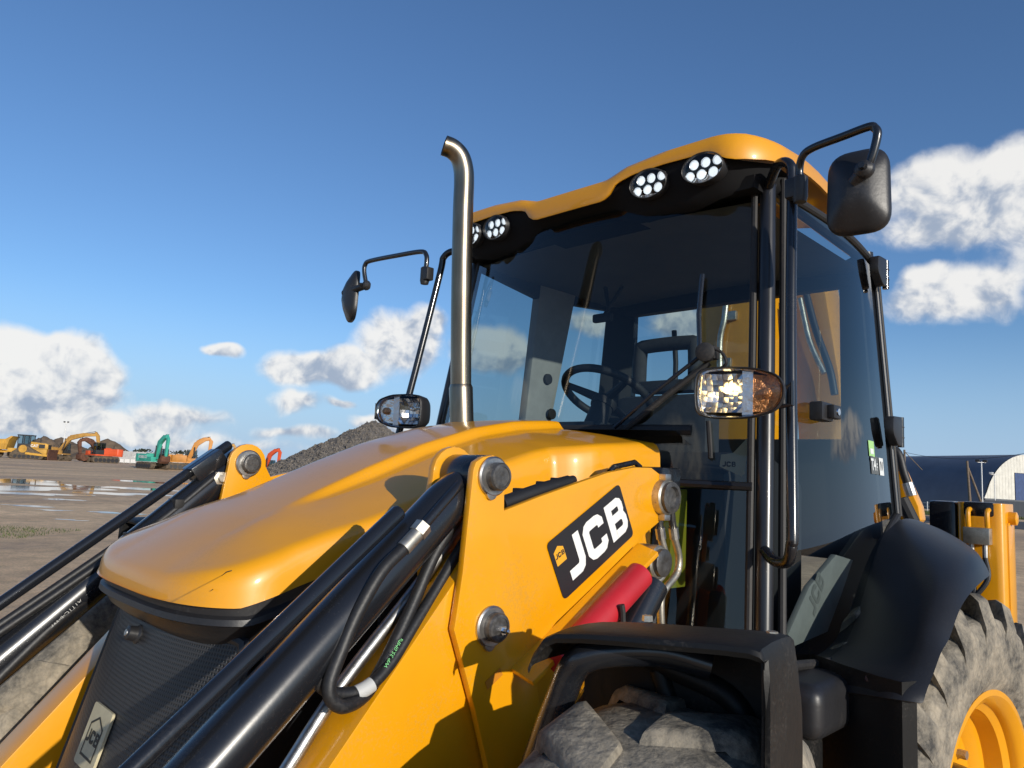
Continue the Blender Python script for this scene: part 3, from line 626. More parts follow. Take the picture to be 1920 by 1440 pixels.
# right-hand side: barrel-vault hangar, yard road, cars, poles
mat('hangar_skin', (.105, .115, .14), .45, var=.1, vscale=.3)
mat('hangar_end', (.60, .585, .52), .7, var=.10, vscale=1.2)
mat('hangar_plinth', (.085, .095, .11), .7)
mat('gate_blue', (.03, .06, .16), .5, var=.2, vscale=2)
def hangar():
    E0 = gpos(1932, 116); W0 = gpos(1700, 139); A = (W0-E0).normalized(); B = Vector((-A.y, A.x, 0))
    if B.dot(Vector((CF[0], CF[1], 0))) < 0: B = -B
    Rr = 9.4; Ln = 75; e = empty('hangar', E0); tag(e, 'long dark barrel-vault hangar with a pale corrugated end wall', 'building')
    rows = []; n = 36
    for i in range(n+1):
        a = math.pi*i/n; p = -B*math.cos(a)*Rr*1.02+Vector((0, 0, math.sin(a)*Rr)); rows.append([p+A*t for t in np.linspace(0, Ln, 26)])
    o = MB().grid(rows).build('roof', 'hangar_skin', e); 
    # end wall of corrugated sheets
    ew = empty('end_wall', (0, 0, 0), e); w_ = .62; x = -Rr*1.0
    while x < Rr-.05:
        x1 = min(x+w_-.03, Rr); h0 = math.sqrt(max(.02, Rr*Rr-x*x)); h1 = math.sqrt(max(.02, Rr*Rr-x1*x1))
        low = 2.2 if not (-3.3 < x < 5.0) else 6.4
        if max(h0, h1) > low:
            MB().prism([B*x+Vector((0, 0, low)), B*x1+Vector((0, 0, low)), B*x1+Vector((0, 0, max(low+.02, h1))), B*x+Vector((0, 0, max(low+.02, h0)))], -A*.06).build('wall_sheet', 'hangar_end', ew, smooth=None)
        x += w_
    MB().prism([-B*Rr+A*.01, B*Rr+A*.01, B*Rr+A*.01+Vector((0, 0, 2.18)), -B*Rr+A*.01+Vector((0, 0, 2.18))], -A*.2).build('plinth', 'hangar_plinth', ew, smooth=None)
    for k in range(4): MB().prism([B*(-3+k*2)+A*.05, B*(-1.04+k*2)+A*.05, B*(-1.04+k*2)+A*.05+Vector((0, 0, 6.35)), B*(-3+k*2)+A*.05+Vector((0, 0, 6.35))], -A*.06).build('gate_leaf', 'gate_blue', ew, smooth=None)
    # dark back sheet so the vault is closed behind the sheets
    MB().prism([B*math.cos(a)*Rr*.995+Vector((0, 0, math.sin(a)*Rr*.995))+A*.4 for a in np.linspace(0, math.pi, 25)], A*.05).build('inner_wall', 'hangar_plinth', e, smooth=None)
    # compound wall before the hangar
    f = empty('yard_fence', gpos(1838, 92)); tag(f, 'dark sheet fence in front of the hangar end', 'fence')
    a = Vector((0, 0, 0)); b = gpos(1990, 88)-f.location; n2 = 16; d = (b-a)/n2; nr = Vector((-d.y, d.x, 0)).normalized()
    for k in range(n2): MB().prism([a+d*k, a+d*(k+.97), a+d*(k+.97)+Vector((0, 0, 1.9)), a+d*k+Vector((0, 0, 1.9))], nr*.05).build('fence_sheet', 'hangar_plinth', f, smooth=None)
    a = gpos(1680, 84); b = gpos(1810, 86); n3 = 9; wf = empty('wire_fence', a); tag(wf, 'low wire fence with pale posts along the grass', 'fence')
    for k in range(n3+1):
        p = (b-a)*k/n3; MB().tube([p, p+Vector((0, 0, 1.35))], .05, 8).build('post', 'white_far', wf)
    for z in (.4, .8, 1.2): MB().tube([Vector((0, 0, z)), (b-a)+Vector((0, 0, z))], .012, 5).build('wire', 'galvanised', wf)
hangar()
def strip(name, pts, z, m, kind='structure'):
    n = len(pts); o = MB().add([(p.x, p.y, z) for p in pts], [tuple(range(n))]).build(name, m, smooth=None); tag(o, None, None, kind=kind); return o
strip('road', [gpos(1400, 60), gpos(2300, 42), gpos(2500, 60), gpos(1450, 78)], .012, 'asphalt')
gs = strip('grass_verge', [gpos(1450, 79), gpos(1795, 76), gpos(1800, 90), gpos(1450, 96)], .016, 'grass')
def blades(name, c, w, d, n, h):
    vs, fs = [], []
    R = np.array(_r); Fh = np.array([CF[0], CF[1], 0])/math.hypot(CF[0], CF[1])
    for k in range(n):
        p = np.array(c)+R*rng.uniform(-w, w)+Fh*rng.uniform(-d, d); a = rng.uniform(0, 6.28); q = np.array([math.cos(a), math.sin(a), 0])*h*.12; t = np.array([rng.normal()*.3*h, rng.normal()*.3*h, h*rng.uniform(.5, 1.2)])
        b = len(vs); vs += [tuple(p-q), tuple(p+q), tuple(p+t)]; fs.append((b, b+1, b+2))
    me = bpy.data.meshes.new(name); me.from_pydata(vs, [], fs); o = link(name, me, 'grass'); return o
tag(blades('grass', tuple(gpos(1735, 83)), 9, 5, 7000, .35), 'rough green grass along the hangar side of the road', 'grass', kind='stuff')
tag(blades('grass', tuple(gpos(12, 15.5)), 1.2, 1.1, 900, .06), 'sparse green weeds in the dirt at the left edge', 'grass', kind='stuff')
def pole_frame():
    c = gpos(1820, 84); e = empty('utility_pole', c); tag(e, 'brown wooden utility pole braced by a slanted strut', 'pole'); R = Vector((_r[0], _r[1], 0))
    MB().tube([(0, 0, 0), R*-.3+Vector((0, 0, 6.2))], [.16, .12], 10).build('post', 'wood_pole', e)
    MB().tube([R*1.75, R*-.2+Vector((0, 0, 5.4))], [.13, .11], 10).build('strut', 'wood_pole', e)
    c2 = gpos(1697, 92); e2 = empty('utility_pole', c2); tag(e2, 'wooden utility pole behind the cab door hinge carrying a cable', 'pole')
    MB().tube([(0, 0, 0), (0, 0, 7.6)], [.16, .12], 10).build('post', 'wood_pole', e2)
    MB().tube([R*2.2+Vector((0, 0, 5.2)), Vector((0, 0, 7.4))], .05, 8).build('brace', 'wood_pole', e2)
    a = c2+Vector((0, 0, 7.3)); b = gpos(2060, 70)+Vector((0, 0, 8.6)); pts = [a+(b-a)*t-Vector((0, 0, 1.5*4*t*(1-t))) for t in np.linspace(0, 1, 24)]
    tag(MB().tube(pts, .025, 6).build('overhead_cable', 'far_dark'), 'thin overhead cable sagging across the sky over the hangar', 'cable')
pole_frame()
light_mast(1842, 84, 6.2, 'grey light mast with floodlights beside the strutted pole', 2)
light_mast(1866, 98, 5.4, 'smaller white lamp mast at the corner of the hangar', 1, 'white_far', .05)
mat('car_black', (.012, .013, .015), .2, coat=1)
mat('car_grey', (.06, .065, .075), .25, metal=.5, coat=1)
mat('car_glass', (.01, .012, .014), .04)
def car(px, depth, ang, m, label):
    e = empty('parked_car', gpos(px, depth), None, ang); tag(e, label, 'car', 'cars parked by the road')
    prof = [(-2.1, .35), (-2.15, .75), (-2.0, .92), (-1.55, 1.0), (-.9, 1.42), (.2, 1.46), (1.0, 1.02), (1.95, .85), (2.15, .6), (2.1, .32)]
    rows = []
    for s in np.linspace(-1, 1, 9):
        rows.append([(x, s*.88*(1-.16*max(0, (z-.85)/.6)), z-.05*abs(s)**3*(z > .5)) for x, z in prof])
    bd = MB().grid(rows); n = len(prof); bd.add(rows[0], [tuple(range(n))]); bd.add(rows[-1], [tuple(range(n-1, -1, -1))]); bo = bd.build('body', m, e, merge=True)
    MB().prism([(x, -.80, z) for x, z in ((-1.35, 1.0), (-.82, 1.36), (.15, 1.39), (.82, 1.02))], (0, 1.6, 0)).build('side_glass', 'car_glass', e, bevel=.02)
    MB().prism([(x, y, z) for x, y, z in ((.26, -.64, 1.43), (.98, -.7, 1.05), (.98, .7, 1.05), (.26, .64, 1.43))], (.02, 0, .02)).build('windscreen', 'car_glass', e, smooth=None)
    for x in (-1.35, 1.35):
        for s in (-1, 1):
            w = MB().lathe([(-.1, .33), (.1, .33), (.11, .22), (.09, .2)], (x, s*.8, .33), (0, s, 0), 20).build('wheel', 'rubber', e)
    for s in (-.6, .6): MB().box((2.02, s-.2, .62), (2.15, s+.2, .78)).build('headlight', 'chrome', e, bevel=.02)
car(1768, 57, A0+rad(150), 'car_black', 'black car with pale headlights behind the black side box')
car(1834, 60, A0+rad(100), 'car_grey', 'dark grey car roof showing above the yellow leg')

# ================================================================== the backhoe loader
LD = empty('backhoe_loader', (0, 1.9, 0))
tag(LD, 'yellow and black backhoe loader filling the foreground, lamps lit', 'backhoe loader')
OFF = Vector((0, 1.9, 0))
def P_(o):          # everything is modelled in machine coordinates and then hung on the loader
    o.location = o.location-OFF; return o
def part(mb, name, m, bevel=0, smooth=35, merge=False, seg=2):
    return P_(mb.build(name, m, LD, bevel=bevel, smooth=smooth, merge=merge, seg=seg))
def sub(mb, name, m, par, bevel=0, smooth=35, merge=False):
    return mb.build(name, m, par, bevel=bevel, smooth=smooth, merge=merge)
V3 = lambda x, y, z: Vector((x, y, z))
def lerp(xs, ys): return lambda t: float(np.interp(t, xs, ys))

# ---- bonnet
zc = lerp([.60, .66, .74, .81, .97, 1.12, 1.29, 1.485, 1.65, 1.80, 1.95], [1.424, 1.462, 1.508, 1.545, 1.615, 1.682, 1.752, 1.814, 1.848, 1.864, 1.868])
Wd = lerp([.60, .75, 1.0, 1.4, 1.535, 1.575, 1.62, 1.9], [.352, .368, .396, .415, .42, .462, .488, .492])
stp = lerp([.81, .88, .97, 1.12, 1.7, 1.9], [.0, .005, .018, .030, .030, .026])
def bon_z(x, y):
    x = abs(x); W = Wd(y); t = smooth01((x-.150)/(.030+.05*smooth01((1.0-y)/.2)))
    return zc(y)-.004*(x/.15)**2*(x < .15)-.004*(x >= .15)-t*stp(y)-.040*max(0, (x-.185)/(W-.185))**1.3*(1 if y > .8 else max(0, (y-.6)/.2))
bow = lerp([1.55, 1.75, 1.9], [0, .05, .09])
Rc = .19; Y0 = .600
S_ = []          # plan outline: side, corner, front half; (point on the edge, inward normal)
for y in list(np.linspace(1.845, 1.64, 8))+list(np.linspace(1.62, 1.52, 9))+list(np.linspace(1.48, Y0+.21, 32)): S_.append((Wd(y), y, -1.0, 0.0))
NB = 3.0; BB = .21
def se(ax, yy): return ((ax/Wd(Y0+BB))**NB+(max(0, Y0+BB-yy)/BB)**NB)**(1/NB)
for a in np.linspace(0, math.pi/2, 26)[1:]:
    x_, y_ = Wd(Y0+BB)*math.cos(a)**(2/NB), Y0+BB-BB*math.sin(a)**(2/NB)
    n_ = Vector((-(x_/.36)**(NB-1)/.36, ((Y0+BB-y_)/BB)**(NB-1)/BB)).normalized(); S_.append((x_ if a < 1.57 else 0.0, y_, min(0, n_.x) if a < 1.57 else 0.0, n_.y))
S_ = S_+[(-x, y, -nx, ny) for x, y, nx, ny in S_[-2::-1]]
zlo = lambda y: 1.386+.34*max(0, y-.70) if y < 1.5 else 1.66-.02*(y-1.5)
rows = []
for x, y, nx, ny in S_:
    W = Wd(max(y, Y0+BB)); row = []
    zt = bon_z(x, y)-.040
    for k in (0, .35, .75, 1.0): row.append(V3(x-nx*.004*(1-k), y-ny*.004*(1-k)+bow(y)*(abs(x)/.42)**2.2, zlo(y)*(1-k)+zt*k))
    xk = [W-.003, W-.010, W-.020, W-.034, W-.052, W-.085, W-.12, .225, .19, .180, .172, .164, .156, .150, .14, .10, .05, 0.0]
    xk = sorted([min(v, W-.003) for v in xk], reverse=True)
    side = y >= Y0+BB-.001; spine = V3(0, y if side else .81, 0)
    for q in xk:
        f = (W-q)/W; xx = x*(1-f); yy = y*(1-f)+spine.y*f
        # distance to the rounded edge
        ax, Wq = abs(xx), Wd(yy); cx_, cy_ = Wq-Rc, Y0+Rc
        e = Wq-ax if yy >= Y0+BB else (1-se(ax, yy))*.25
        rd = .040*(1-math.sqrt(max(0, 1-max(0, 1-max(0, e)/.020)**2)))
        row.append(V3(xx, yy+bow(yy)*(abs(xx)/.42)**2.2, bon_z(xx, yy)-rd))
    rows.append(row)
bon = part(MB().grid(rows), 'bonnet', 'yellow_paint', smooth=38, merge=True)
def on_bonnet(px, py):
    z = 1.45
    for _ in range(30): p = at(px, py, z=z); z = bon_z(p.x, p.y)+.0004
    return p
for pts in (((356, 1066), (362, 1071), (368, 1078), (372, 1086)), ((415, 1080), (424, 1073), (434, 1070)), ((397, 1107), (410, 1094), (420, 1085))):
    P_(MB().tube([on_bonnet(*q) for q in pts], .0007, 5).build('scratch', 'rust_mark', LD))
# nose seal and headlamp-less cowl below the bonnet lip
nose = []
for z, e in ((1.394, .012), (1.368, .014), (1.362, .006), (1.350, .004), (1.344, .016), (1.322, .03), (1.30, .06)):
    nose.append([V3(x+nx*e, y+ny*e, z+.30*max(0, y-.72)) for x, y, nx, ny in S_ if y < 1.25])
part(MB().grid(nose), 'nose_seal', 'black_plastic')
# ---- grille: a sloping perforated panel with frame, stripes, knob and badge
gy = lambda z: .672-.27*(1.32-z)
def gp(x, z, off=0.0): return V3(x, gy(z)-off+.10*(abs(x)/.40)**2.5, z+off*.27)
gr = part(MB().grid([[gp(x, z) for x in np.linspace(-.345, .345, 25)] for z in np.linspace(.62, 1.312, 12)]), 'grille', 'perforated')
solid(gr, .01)
fr = MB()
edge = [(-.345, .62), (-.35, 1.26), (-.33, 1.29), (.33, 1.29), (.35, 1.26), (.345, .62)]
fr.tube([gp(x, z, .006) for x, z in [(-.345, .62), (-.347, .8), (-.35, 1.0), (-.35, 1.27), (-.335, 1.31)]+[(x, 1.318) for x in np.linspace(-.31, .31, 15)]+[(.335, 1.31), (.35, 1.27), (.35, 1.0), (.347, .8), (.345, .62)]], .014, 8)
sub(fr, 'frame', 'black_plastic', gr)
for x0 in (-.1, .04): sub(MB().tube([gp(x0, z, .004) for z in np.linspace(.62, 1.27, 8)], .006, 6), 'rib', 'black_plastic', gr)
sub(MB().grid([[gp(x, z, .003) for x in np.linspace(-.34, .34, 25)] for z in (1.286, 1.312)]), 'top_rail', 'black_plastic', gr)
kc = gp(-.02, 1.272, 0); kn = Vector((0, -1, .27)).normalized()
sub(MB().lathe([(0, .021), (.012, .021), (.016, .017), (.034, .015), (.036, .011)], kc, kn, 20), 'latch_knob', 'black_plastic', gr)
sub(MB().lathe([(.0361, .008), (.038, .007)], kc, kn, 14), 'key_barrel', 'steel', gr)
up_g = (gp(0, 1.1)-gp(0, 1.0)).normalized(); bc = gp(-.03, 1.058, .012)
bq = roundpoly([(-.058, -.062), (.058, -.062), (.058, .062), (-.058, .062)], .008)
bdg = sub(MB().prism([bc+Vector((1, 0, 0))*p.x+up_g*p.y for p in bq], kn*.006), 'badge', 'badge_cream', gr)
for qd in stroke([(-.036, -.040), (.036, -.040), (.036, .022), (.0, .040), (-.036, .022), (-.036, -.043)], .005):
    bdg_f = MB().add([bc+Vector((1, 0, 0))*p.x+up_g*p.y+kn*.0067 for p in qd], [(0, 1, 2, 3)])
    o = bdg_f.build('badge_line', 'badge_ink', gr, smooth=None)
put_jcb(bc+kn*.0068, (1, 0, 0), up_g, .026, 'badge_ink', gr, 'badge_lettering')
# side cheeks beside the grille and engine side panels
for s in (-1, 1):
    part(MB().prism([V3(s*x, y, z) for x, y, z in ((.362, .76, 1.33), (.385, 1.0, 1.40), (.385, 1.0, .62), (.352, .62, .62))], (s*.012, 0, 0)), 'side_cheek', 'black_paint', bevel=.004)
    part(MB().box((s*.40 if s > 0 else -.41, 1.0, .7), (.41 if s > 0 else -.40, 1.75, 1.52)), 'engine_side_panel', 'perforated')
part(MB().box((-.35, .80, .55), (.35, 1.75, 1.34)), 'engine_block', 'trim_dark', bevel=.02)
part(MB().box((-.42, .95, .45), (.42, 4.1, .80)), 'chassis', 'yellow_arm', bevel=.02)

# ---- loader arms, both sides
PY, PZ = 1.10, 1.669
def plate_outline():
    px = [(888, 880), (893, 866), (906, 857), (925, 853), (941, 860), (947, 878), (946, 957), (1012, 931), (1085, 905), (1140, 886), (1190, 876), (1222, 877), (1239, 890), (1248, 915), (1249, 945), (1240, 976), (1207, 1004), (1187, 1026), (1115, 1098), (1044, 1167), (1000, 1222)]
    a = [(at(*p, x=.635).y, at(*p, x=.635).z) for p in px]
    return a+[(1.30, 1.12), (1.36, .95), (1.15, .95), (1.134, 1.073), (1.087, 1.197), (1.033, 1.325), (1.018, 1.36), (1.022, 1.39), (1.032, 1.47), (1.04, 1.60)]
OUT = plate_outline()
for s in (1, -1):
    arm = part(MB().prism([V3(s*.635, y, z) for y, z in OUT], (-s*.018, 0, 0)), 'loader_arm', 'yellow_arm', bevel=.004)
    inner = [(PY+.062*math.cos(a), PZ+.062*math.sin(a)) for a in np.linspace(-.1, math.pi+.1, 12)]+[(1.02, 1.52), (1.03, 1.40), (1.25, 1.35), (1.25, 1.52)]
    sub(MB().prism([V3(s*.495, y, z) for y, z in inner], (s*.018, 0, 0)), 'inner_plate', 'yellow_arm', arm, bevel=.003)
    sub(MB().prism([V3(s*.516, y, z) for y, z in ((1.06, 1.25), (1.12, 1.44), (1.25, 1.48), (1.70, 1.62), (1.70, 1.50), (1.35, 1.32), (1.25, 1.05))], (s*.095, 0, 0)), 'arm_box', 'yellow_arm', arm, bevel=.004)
    # forward beam running down to the bucket, a box section under the ram
    dirv = Vector((0, .765-1.046, 1.149-1.467)).normalized(); nrm = Vector((0, dirv.z, -dirv.y)); nrm = nrm if nrm.z < 0 else -nrm
    a0 = V3(0, 1.075, 1.50); a1 = a0+dirv*1.35
    sub(MB().prism([V3(s*.612, 0, 0)+a0, V3(s*.612, 0, 0)+a1, V3(s*.612, 0, 0)+a1+nrm*.24, V3(s*.612, 0, 0)+a0+nrm*.52], (-s*.115, 0, 0)), 'front_beam', 'yellow_arm', arm, bevel=.004)
    # pins with lock rings
    def pin(y, z, r, nm='pin', x0=.635, ax=s, tip=False, ring='steel', big=1.0):
        o = sub(MB().lathe([(0, r*1.42), (.006, r*1.42), (.009, r*1.3), (.009, r*1.12)], V3(s*x0, y, z), (ax, 0, 0), 36), 'lock_ring', ring, arm)
        sub(MB().lathe([(.004, r), (.024, r), (.028, r*.9), (.029, r*.72), (.027, r*.7), (.027, .001)], V3(s*x0, y+.003, z), (ax, 0, 0), 36), nm, 'pin_cap', arm)
        # a bolted ear of the lock plate
        sub(MB().lathe([(.0005, r*.5), (.0075, r*.5), (.008, r*.4)], V3(s*x0, y-.004, z-r*1.15), (ax, 0, 0), 20), 'lock_ear', ring, arm)
        if tip: sub(MB().lathe([(.027, .010), (.034, .010), (.034, .006), (.047, .005), (.049, .003)], V3(s*x0, y+.008, z-.004), (ax, 0, 0), 6), 'grease_nipple', 'chrome', arm)
    pin(PY, PZ, .030); pin(1.118, 1.358, .030, tip=True)
    pin(PY, PZ, .030, x0=.494, ax=-s)
    # rear pivot boss with castellated nut
    by, bz = 1.745, 1.637
    sub(MB().lathe([(-.02, .048), (.022, .048), (.026, .044)], V3(s*.635, by, bz), (s, 0, 0), 32), 'pivot_boss', 'zinc', arm)
    sub(MB().lathe([(.0262, .042), (.036, .042), (.038, .030), (.030, .026), (.030, .001)], V3(s*.635, by, bz), (s, 0, 0), 32), 'pivot_cap', 'pin_cap', arm)
    for dz in (.054, -.054): sub(MB().box((s*.646-.011, by-.014, bz+dz-.009), (s*.646+.011, by+.014, bz+dz+.009)), 'clamp_bolt', 'steel', arm, bevel=.003)
    # lift-ram ledge with its strut pin, and the red safety strut clipped under it
    L0, L1 = at(1190, 1024, x=.635), at(1040, 1172, x=.635); d = (L1-L0)
    L0 = L0-d*.05; L1 = L1+d*.45; nn = Vector((0, d.z, -d.y)).normalized(); nn = nn if nn.z < 0 else -nn
    mir = lambda v: V3(s*v.x, v.y, v.z)
    led = [L0+V3(-.001, 0, 0), L1+V3(-.001, 0, 0), L1+V3(.055, 0, 0)+nn*.02, L0+V3(.055, 0, 0)+nn*.02]
    sub(MB().prism([mir(v) for v in led], nn*.012), 'ram_ledge', 'yellow_arm', arm, bevel=.002)
    sub(MB().lathe([(-.03, .044), (.03, .044), (.034, .04)], V3(s*.64, 1.69, 1.468), (s, 0, 0), 30), 'lift_pin_boss', 'zinc', arm)
    sub(MB().lathe([(.034, .036), (.046, .036), (.049, .030), (.050, .014), (.048, .001)], V3(s*.64, 1.69, 1.468), (s, 0, 0), 30), 'lift_pin', 'pin_cap', arm)
    s0, s1 = at(1200, 1078, x=.70), at(1060, 1228, x=.70); dv = (s1-s0).normalized(); s2 = at(1046, 1246, x=.70)
    st = sub(MB().tube([mir(s0-dv*.005), mir(s0), mir(s2)], [.029, .034, .034], 28), 'safety_strut', 'red_guard', arm)
    sub(MB().tube([mir(s0+dv*.14+V3(.041, 0, -.03)), mir(s0+dv*.14+V3(.043, -.005, .0)), mir(s0+dv*.15+V3(.042, 0, .02))], .007, 8), 'strut_latch', 'rubber', arm)
    # lift ram under it
    sub(MB().tube([V3(s*.70, 1.62, 1.42), V3(s*.70, 1.0, .72)], .038, 20), 'lift_ram', 'black_paint', arm)
    # ---- dump ram with its welded pipe and the level indicator rod
    c0 = V3(s*.566, PY, PZ); c1 = V3(s*.566, .60, 1.212); dr = (c1-c0).normalized(); upn = Vector((0, dr.z, -dr.y)); upn = upn if upn.z > 0 else -upn
    ram = sub(MB().tube([c0+dr*.03, c0+dr*.05, c0+dr*.10, c0+dr*.62, c0+dr*.95], [.036, .043, .048, .053, .053], 36), 'dump_ram', 'black_paint', arm)
    sub(MB().lathe([(-.052, .045), (.052, .045)], c0, (1, 0, 0), 30), 'ram_eye', 'black_paint', arm, bevel=.004)
    sub(MB().tube([c0+dr*.95, c0+dr*1.5], .028, 20), 'ram_rod', 'chrome', arm)
    ro = V3(-s*.0, 0, 0)
    rt = at(750, 958, x=.575) if s > 0 else at(431, 833, x=-.575)
    rod0 = rt; rb = at(250, 1440, x=.575) if s > 0 else at(0, 1132, x=-.575); rd = (rb-rt).normalized()
    sub(MB().tube([rt-rd*.004, rt, rt+rd*.006, rt+rd*1.5], [.006, .0135, .0165, .0165], 16), 'level_rod', 'black_paint', arm)
# level rod guide block on the far arm
a_ = None
blk = at(385, 868, x=-.575); rdir = (at(0, 1132, x=-.575)-at(431, 833, x=-.575)).normalized()
part(MB().box((-.612, blk.y-.055, blk.z-.03), (-.535, blk.y+.055, blk.z+.018), Matrix.Rotation(math.atan2(rdir.z, rdir.y)+math.pi, 3, 'X')), 'rod_guide', 'black_paint', bevel=.003)
part(MB().lathe([(0, .022), (.02, .022), (.022, .012), (.035, .012)], V3(-.538, blk.y+.03, blk.z-.045), (1, 0, 0), 6), 'guide_bolt', 'zinc')
part(MB().tube([V3(-.536, 1.03, 1.585), V3(-.536, .985, 1.575), V3(-.53, .90, 1.49), V3(-.53, .86, 1.45)], .011, 10, smooth=5), 'ram_pipe', 'black_paint')
part(MB().tube([V3(-.533, .862, 1.452), V3(-.533, .835, 1.425)], .019, 6), 'hose_nut', 'zinc'); part(MB().tube([V3(-.533, .835, 1.425), V3(-.533, .79, 1.38)], .0155, 14), 'hose_ferrule', 'zinc')
hA = [V3(-.533, .79, 1.38), V3(-.53, .70, 1.29), V3(-.525, .60, 1.20), V3(-.52, .48, 1.07)]
part(MB().tube(hA, .0145, 14, smooth=6), 'hydraulic_hose', 'hose')
hd_ = (hA[1]-hA[0]).normalized()
for body, t0 in (('TOUGH COVER', .34), ('ATTTC-6-WP', .80)):
    p = hA[0].lerp(hA[2], t0)+V3(.0145, -.002, .005); P_(put_text(body, .016, p, hd_, Vector((-.2, .6, -.75)), 'hose_white', LD, 'hose_lettering'))
for dx, dy in ((0, 0), (.028, 14)):
    part(MB().tube([at(405, 878+dy, x=-.56+dx), at(330, 940+dy, x=-.56+dx), at(250, 1000+dy, x=-.56+dx), at(120, 1090+dy, x=-.56+dx), at(-60, 1212+dy, x=-.56+dx)], .0115, 12, smooth=5), 'hydraulic_hose', 'hose')
for a, b in ((330, 944), (245, 1008)): part(MB().box(at(a, b, x=-.55)-V3(.03, .014, .014), at(a, b, x=-.55)+V3(.03, .014, .014)), 'hose_clip', 'rubber', bevel=.003)
# near-side hoses and pipes
part(MB().tube([at(862, 908, x=.60), at(838, 935, x=.606), at(795, 985, x=.609), at(788, 993, x=.609)], .0105, 12, smooth=4), 'ram_pipe', 'black_paint')
part(MB().tube([at(795, 985, x=.609), at(782, 1001, x=.609)], .0185, 6), 'hose_nut', 'zinc')
part(MB().tube([at(782, 1001, x=.609), at(756, 1029, x=.609)], .0155, 16), 'hose_ferrule', 'zinc')
part(MB().tube([at(758, 1027, x=.609), at(715, 1072, x=.612), at(670, 1150, x=.615), at(640, 1220, x=.618), at(618, 1280, x=.622), at(622, 1312, x=.625), at(648, 1324, x=.625), at(690, 1296, x=.60), at(735, 1215, x=.585), at(775, 1130, x=.575), at(812, 1045, x=.57), at(848, 985, x=.57), at(880, 935, x=.57)], .0128, 16, smooth=6), 'hydraulic_hose', 'hose')
part(MB().tube([at(596, 1270, x=.60), at(606, 1290, x=.60), at(640, 1302, x=.60), at(690, 1288, x=.605), at(735, 1240, x=.60), at(775, 1175, x=.59), at(815, 1110, x=.58), at(850, 1050, x=.575), at(880, 1000, x=.57)], .0118, 14, smooth=6), 'hydraulic_hose', 'hose')
part(MB().tube([at(668, 1300, x=.607), at(684, 1292, x=.609), at(697, 1283, x=.609)], .0142, 14, smooth=3), 'hose_band', 'hose_white')
part(MB().tube([at(885, 955, x=.53), at(845, 1015, x=.53), at(775, 1110, x=.535), at(640, 1285, x=.545), at(540, 1440, x=.55), at(450, 1580, x=.55)], .0135, 14, smooth=5), 'steel_pipe', 'steel')
hp0, hp1 = at(722, 1262, x=.6165), at(760, 1195, x=.6065)
P_(put_text('WP 35.0MPa', .012, (hp0+hp1)/2+V3(.0, -.004, .004), hp1-hp0, Vector((0, -.5, .6)), 'hose_green', LD, 'hose_lettering'))
# hoses tucked along the top of the arm
part(MB().tube([at(940, 945, x=.60), at(975, 932, x=.60), at(1015, 918, x=.60), at(1065, 904, x=.59)], .017, 12, smooth=4), 'arm_hose', 'hose')
part(MB().tube([at(945, 938, x=.58), at(985, 925, x=.58), at(1040, 908, x=.575), at(1075, 900, x=.57)], .012, 12, smooth=4), 'arm_hose', 'hose')
for a, b in ((975, 925), (1018, 912), (1045, 905)): part(MB().box(at(a, b, x=.585)-V3(.014, .012, .010), at(a, b, x=.585)+V3(.014, .012, .012)), 'hose_clip', 'rubber', bevel=.003)
part(MB().tube([at(1143, 884, x=.56), at(1150, 876, x=.56), at(1190, 867, x=.56), at(1200, 876, x=.56)], .008, 8), 'grab_loop', 'black_paint')
# flat decal on the arm
DU = Vector((0, math.cos(rad(28.5)), math.sin(rad(28.5)))); DV = Vector((0, -DU.z, DU.y)); DC = V3(.6368, 1.449, 1.530)
dq = roundpoly([(-.152, -.074), (.152, -.074), (.152, .074), (-.152, .074)], .014)
part(MB().prism([DC+DU*p.x+DV*p.y for p in dq], (.0008, 0, 0)), 'decal', 'decal_black', smooth=None)
P_(put_jcb(DC+DU*.018+V3(.0012, 0, 0), DU, DV, .098, 'decal_white', LD, 'decal_lettering', wide=.93))
lg = DC+DU*-.122+DV*.030+V3(.0011, 0, 0)
part(MB().add([lg+DU*u+DV*v for u, v in ((-.018, -.022), (.018, -.022), (.018, .012), (.0, .022), (-.018, .012))], [(0, 1, 2, 3, 4)]), 'decal_emblem', 'decal_yellow', smooth=None)
P_(put_jcb(lg+V3(.0003, 0, 0), DU, DV, .012, 'decal_black', LD, 'emblem_lettering'))
w0 = at(926, 1272, x=.6365)
part(MB().prism([w0+DU*u+DV*v for u, v in ((-.024, -.009), (.024, -.009), (.024, .009), (-.024, .009))], (.0006, 0, 0)), 'warning_sticker', 'warn_sticker', smooth=None)

# ---- exhaust stack
ex = [V3(-.2, 1.742, 1.80), V3(-.2, 1.722, 2.0), V3(-.2, 1.70, 2.3), V3(-.2, 1.683, 2.60), V3(-.2, 1.679, 2.72), V3(-.202, 1.673, 2.775), V3(-.208, 1.657, 2.818), V3(-.221, 1.631, 2.842), V3(-.236, 1.603, 2.850)]
stack = part(MB().tube(ex, .037, 36, smooth=6, caps=False), 'exhaust_stack', 'stainless', smooth=60)
solid(stack, .003)
sub(MB().tube([V3(-.2, 1.745, 1.79), V3(-.2, 1.724, 1.975), V3(-.2, 1.723, 1.987)], [.0425, .0425, .038], 36), 'exhaust_sleeve', 'stainless', stack)
part(MB().lathe([(0, .07), (.008, .066), (.012, .05)], V3(-.2, 1.745, 1.842), (0, -.08, 1), 30), 'exhaust_collar', 'yellow_paint')

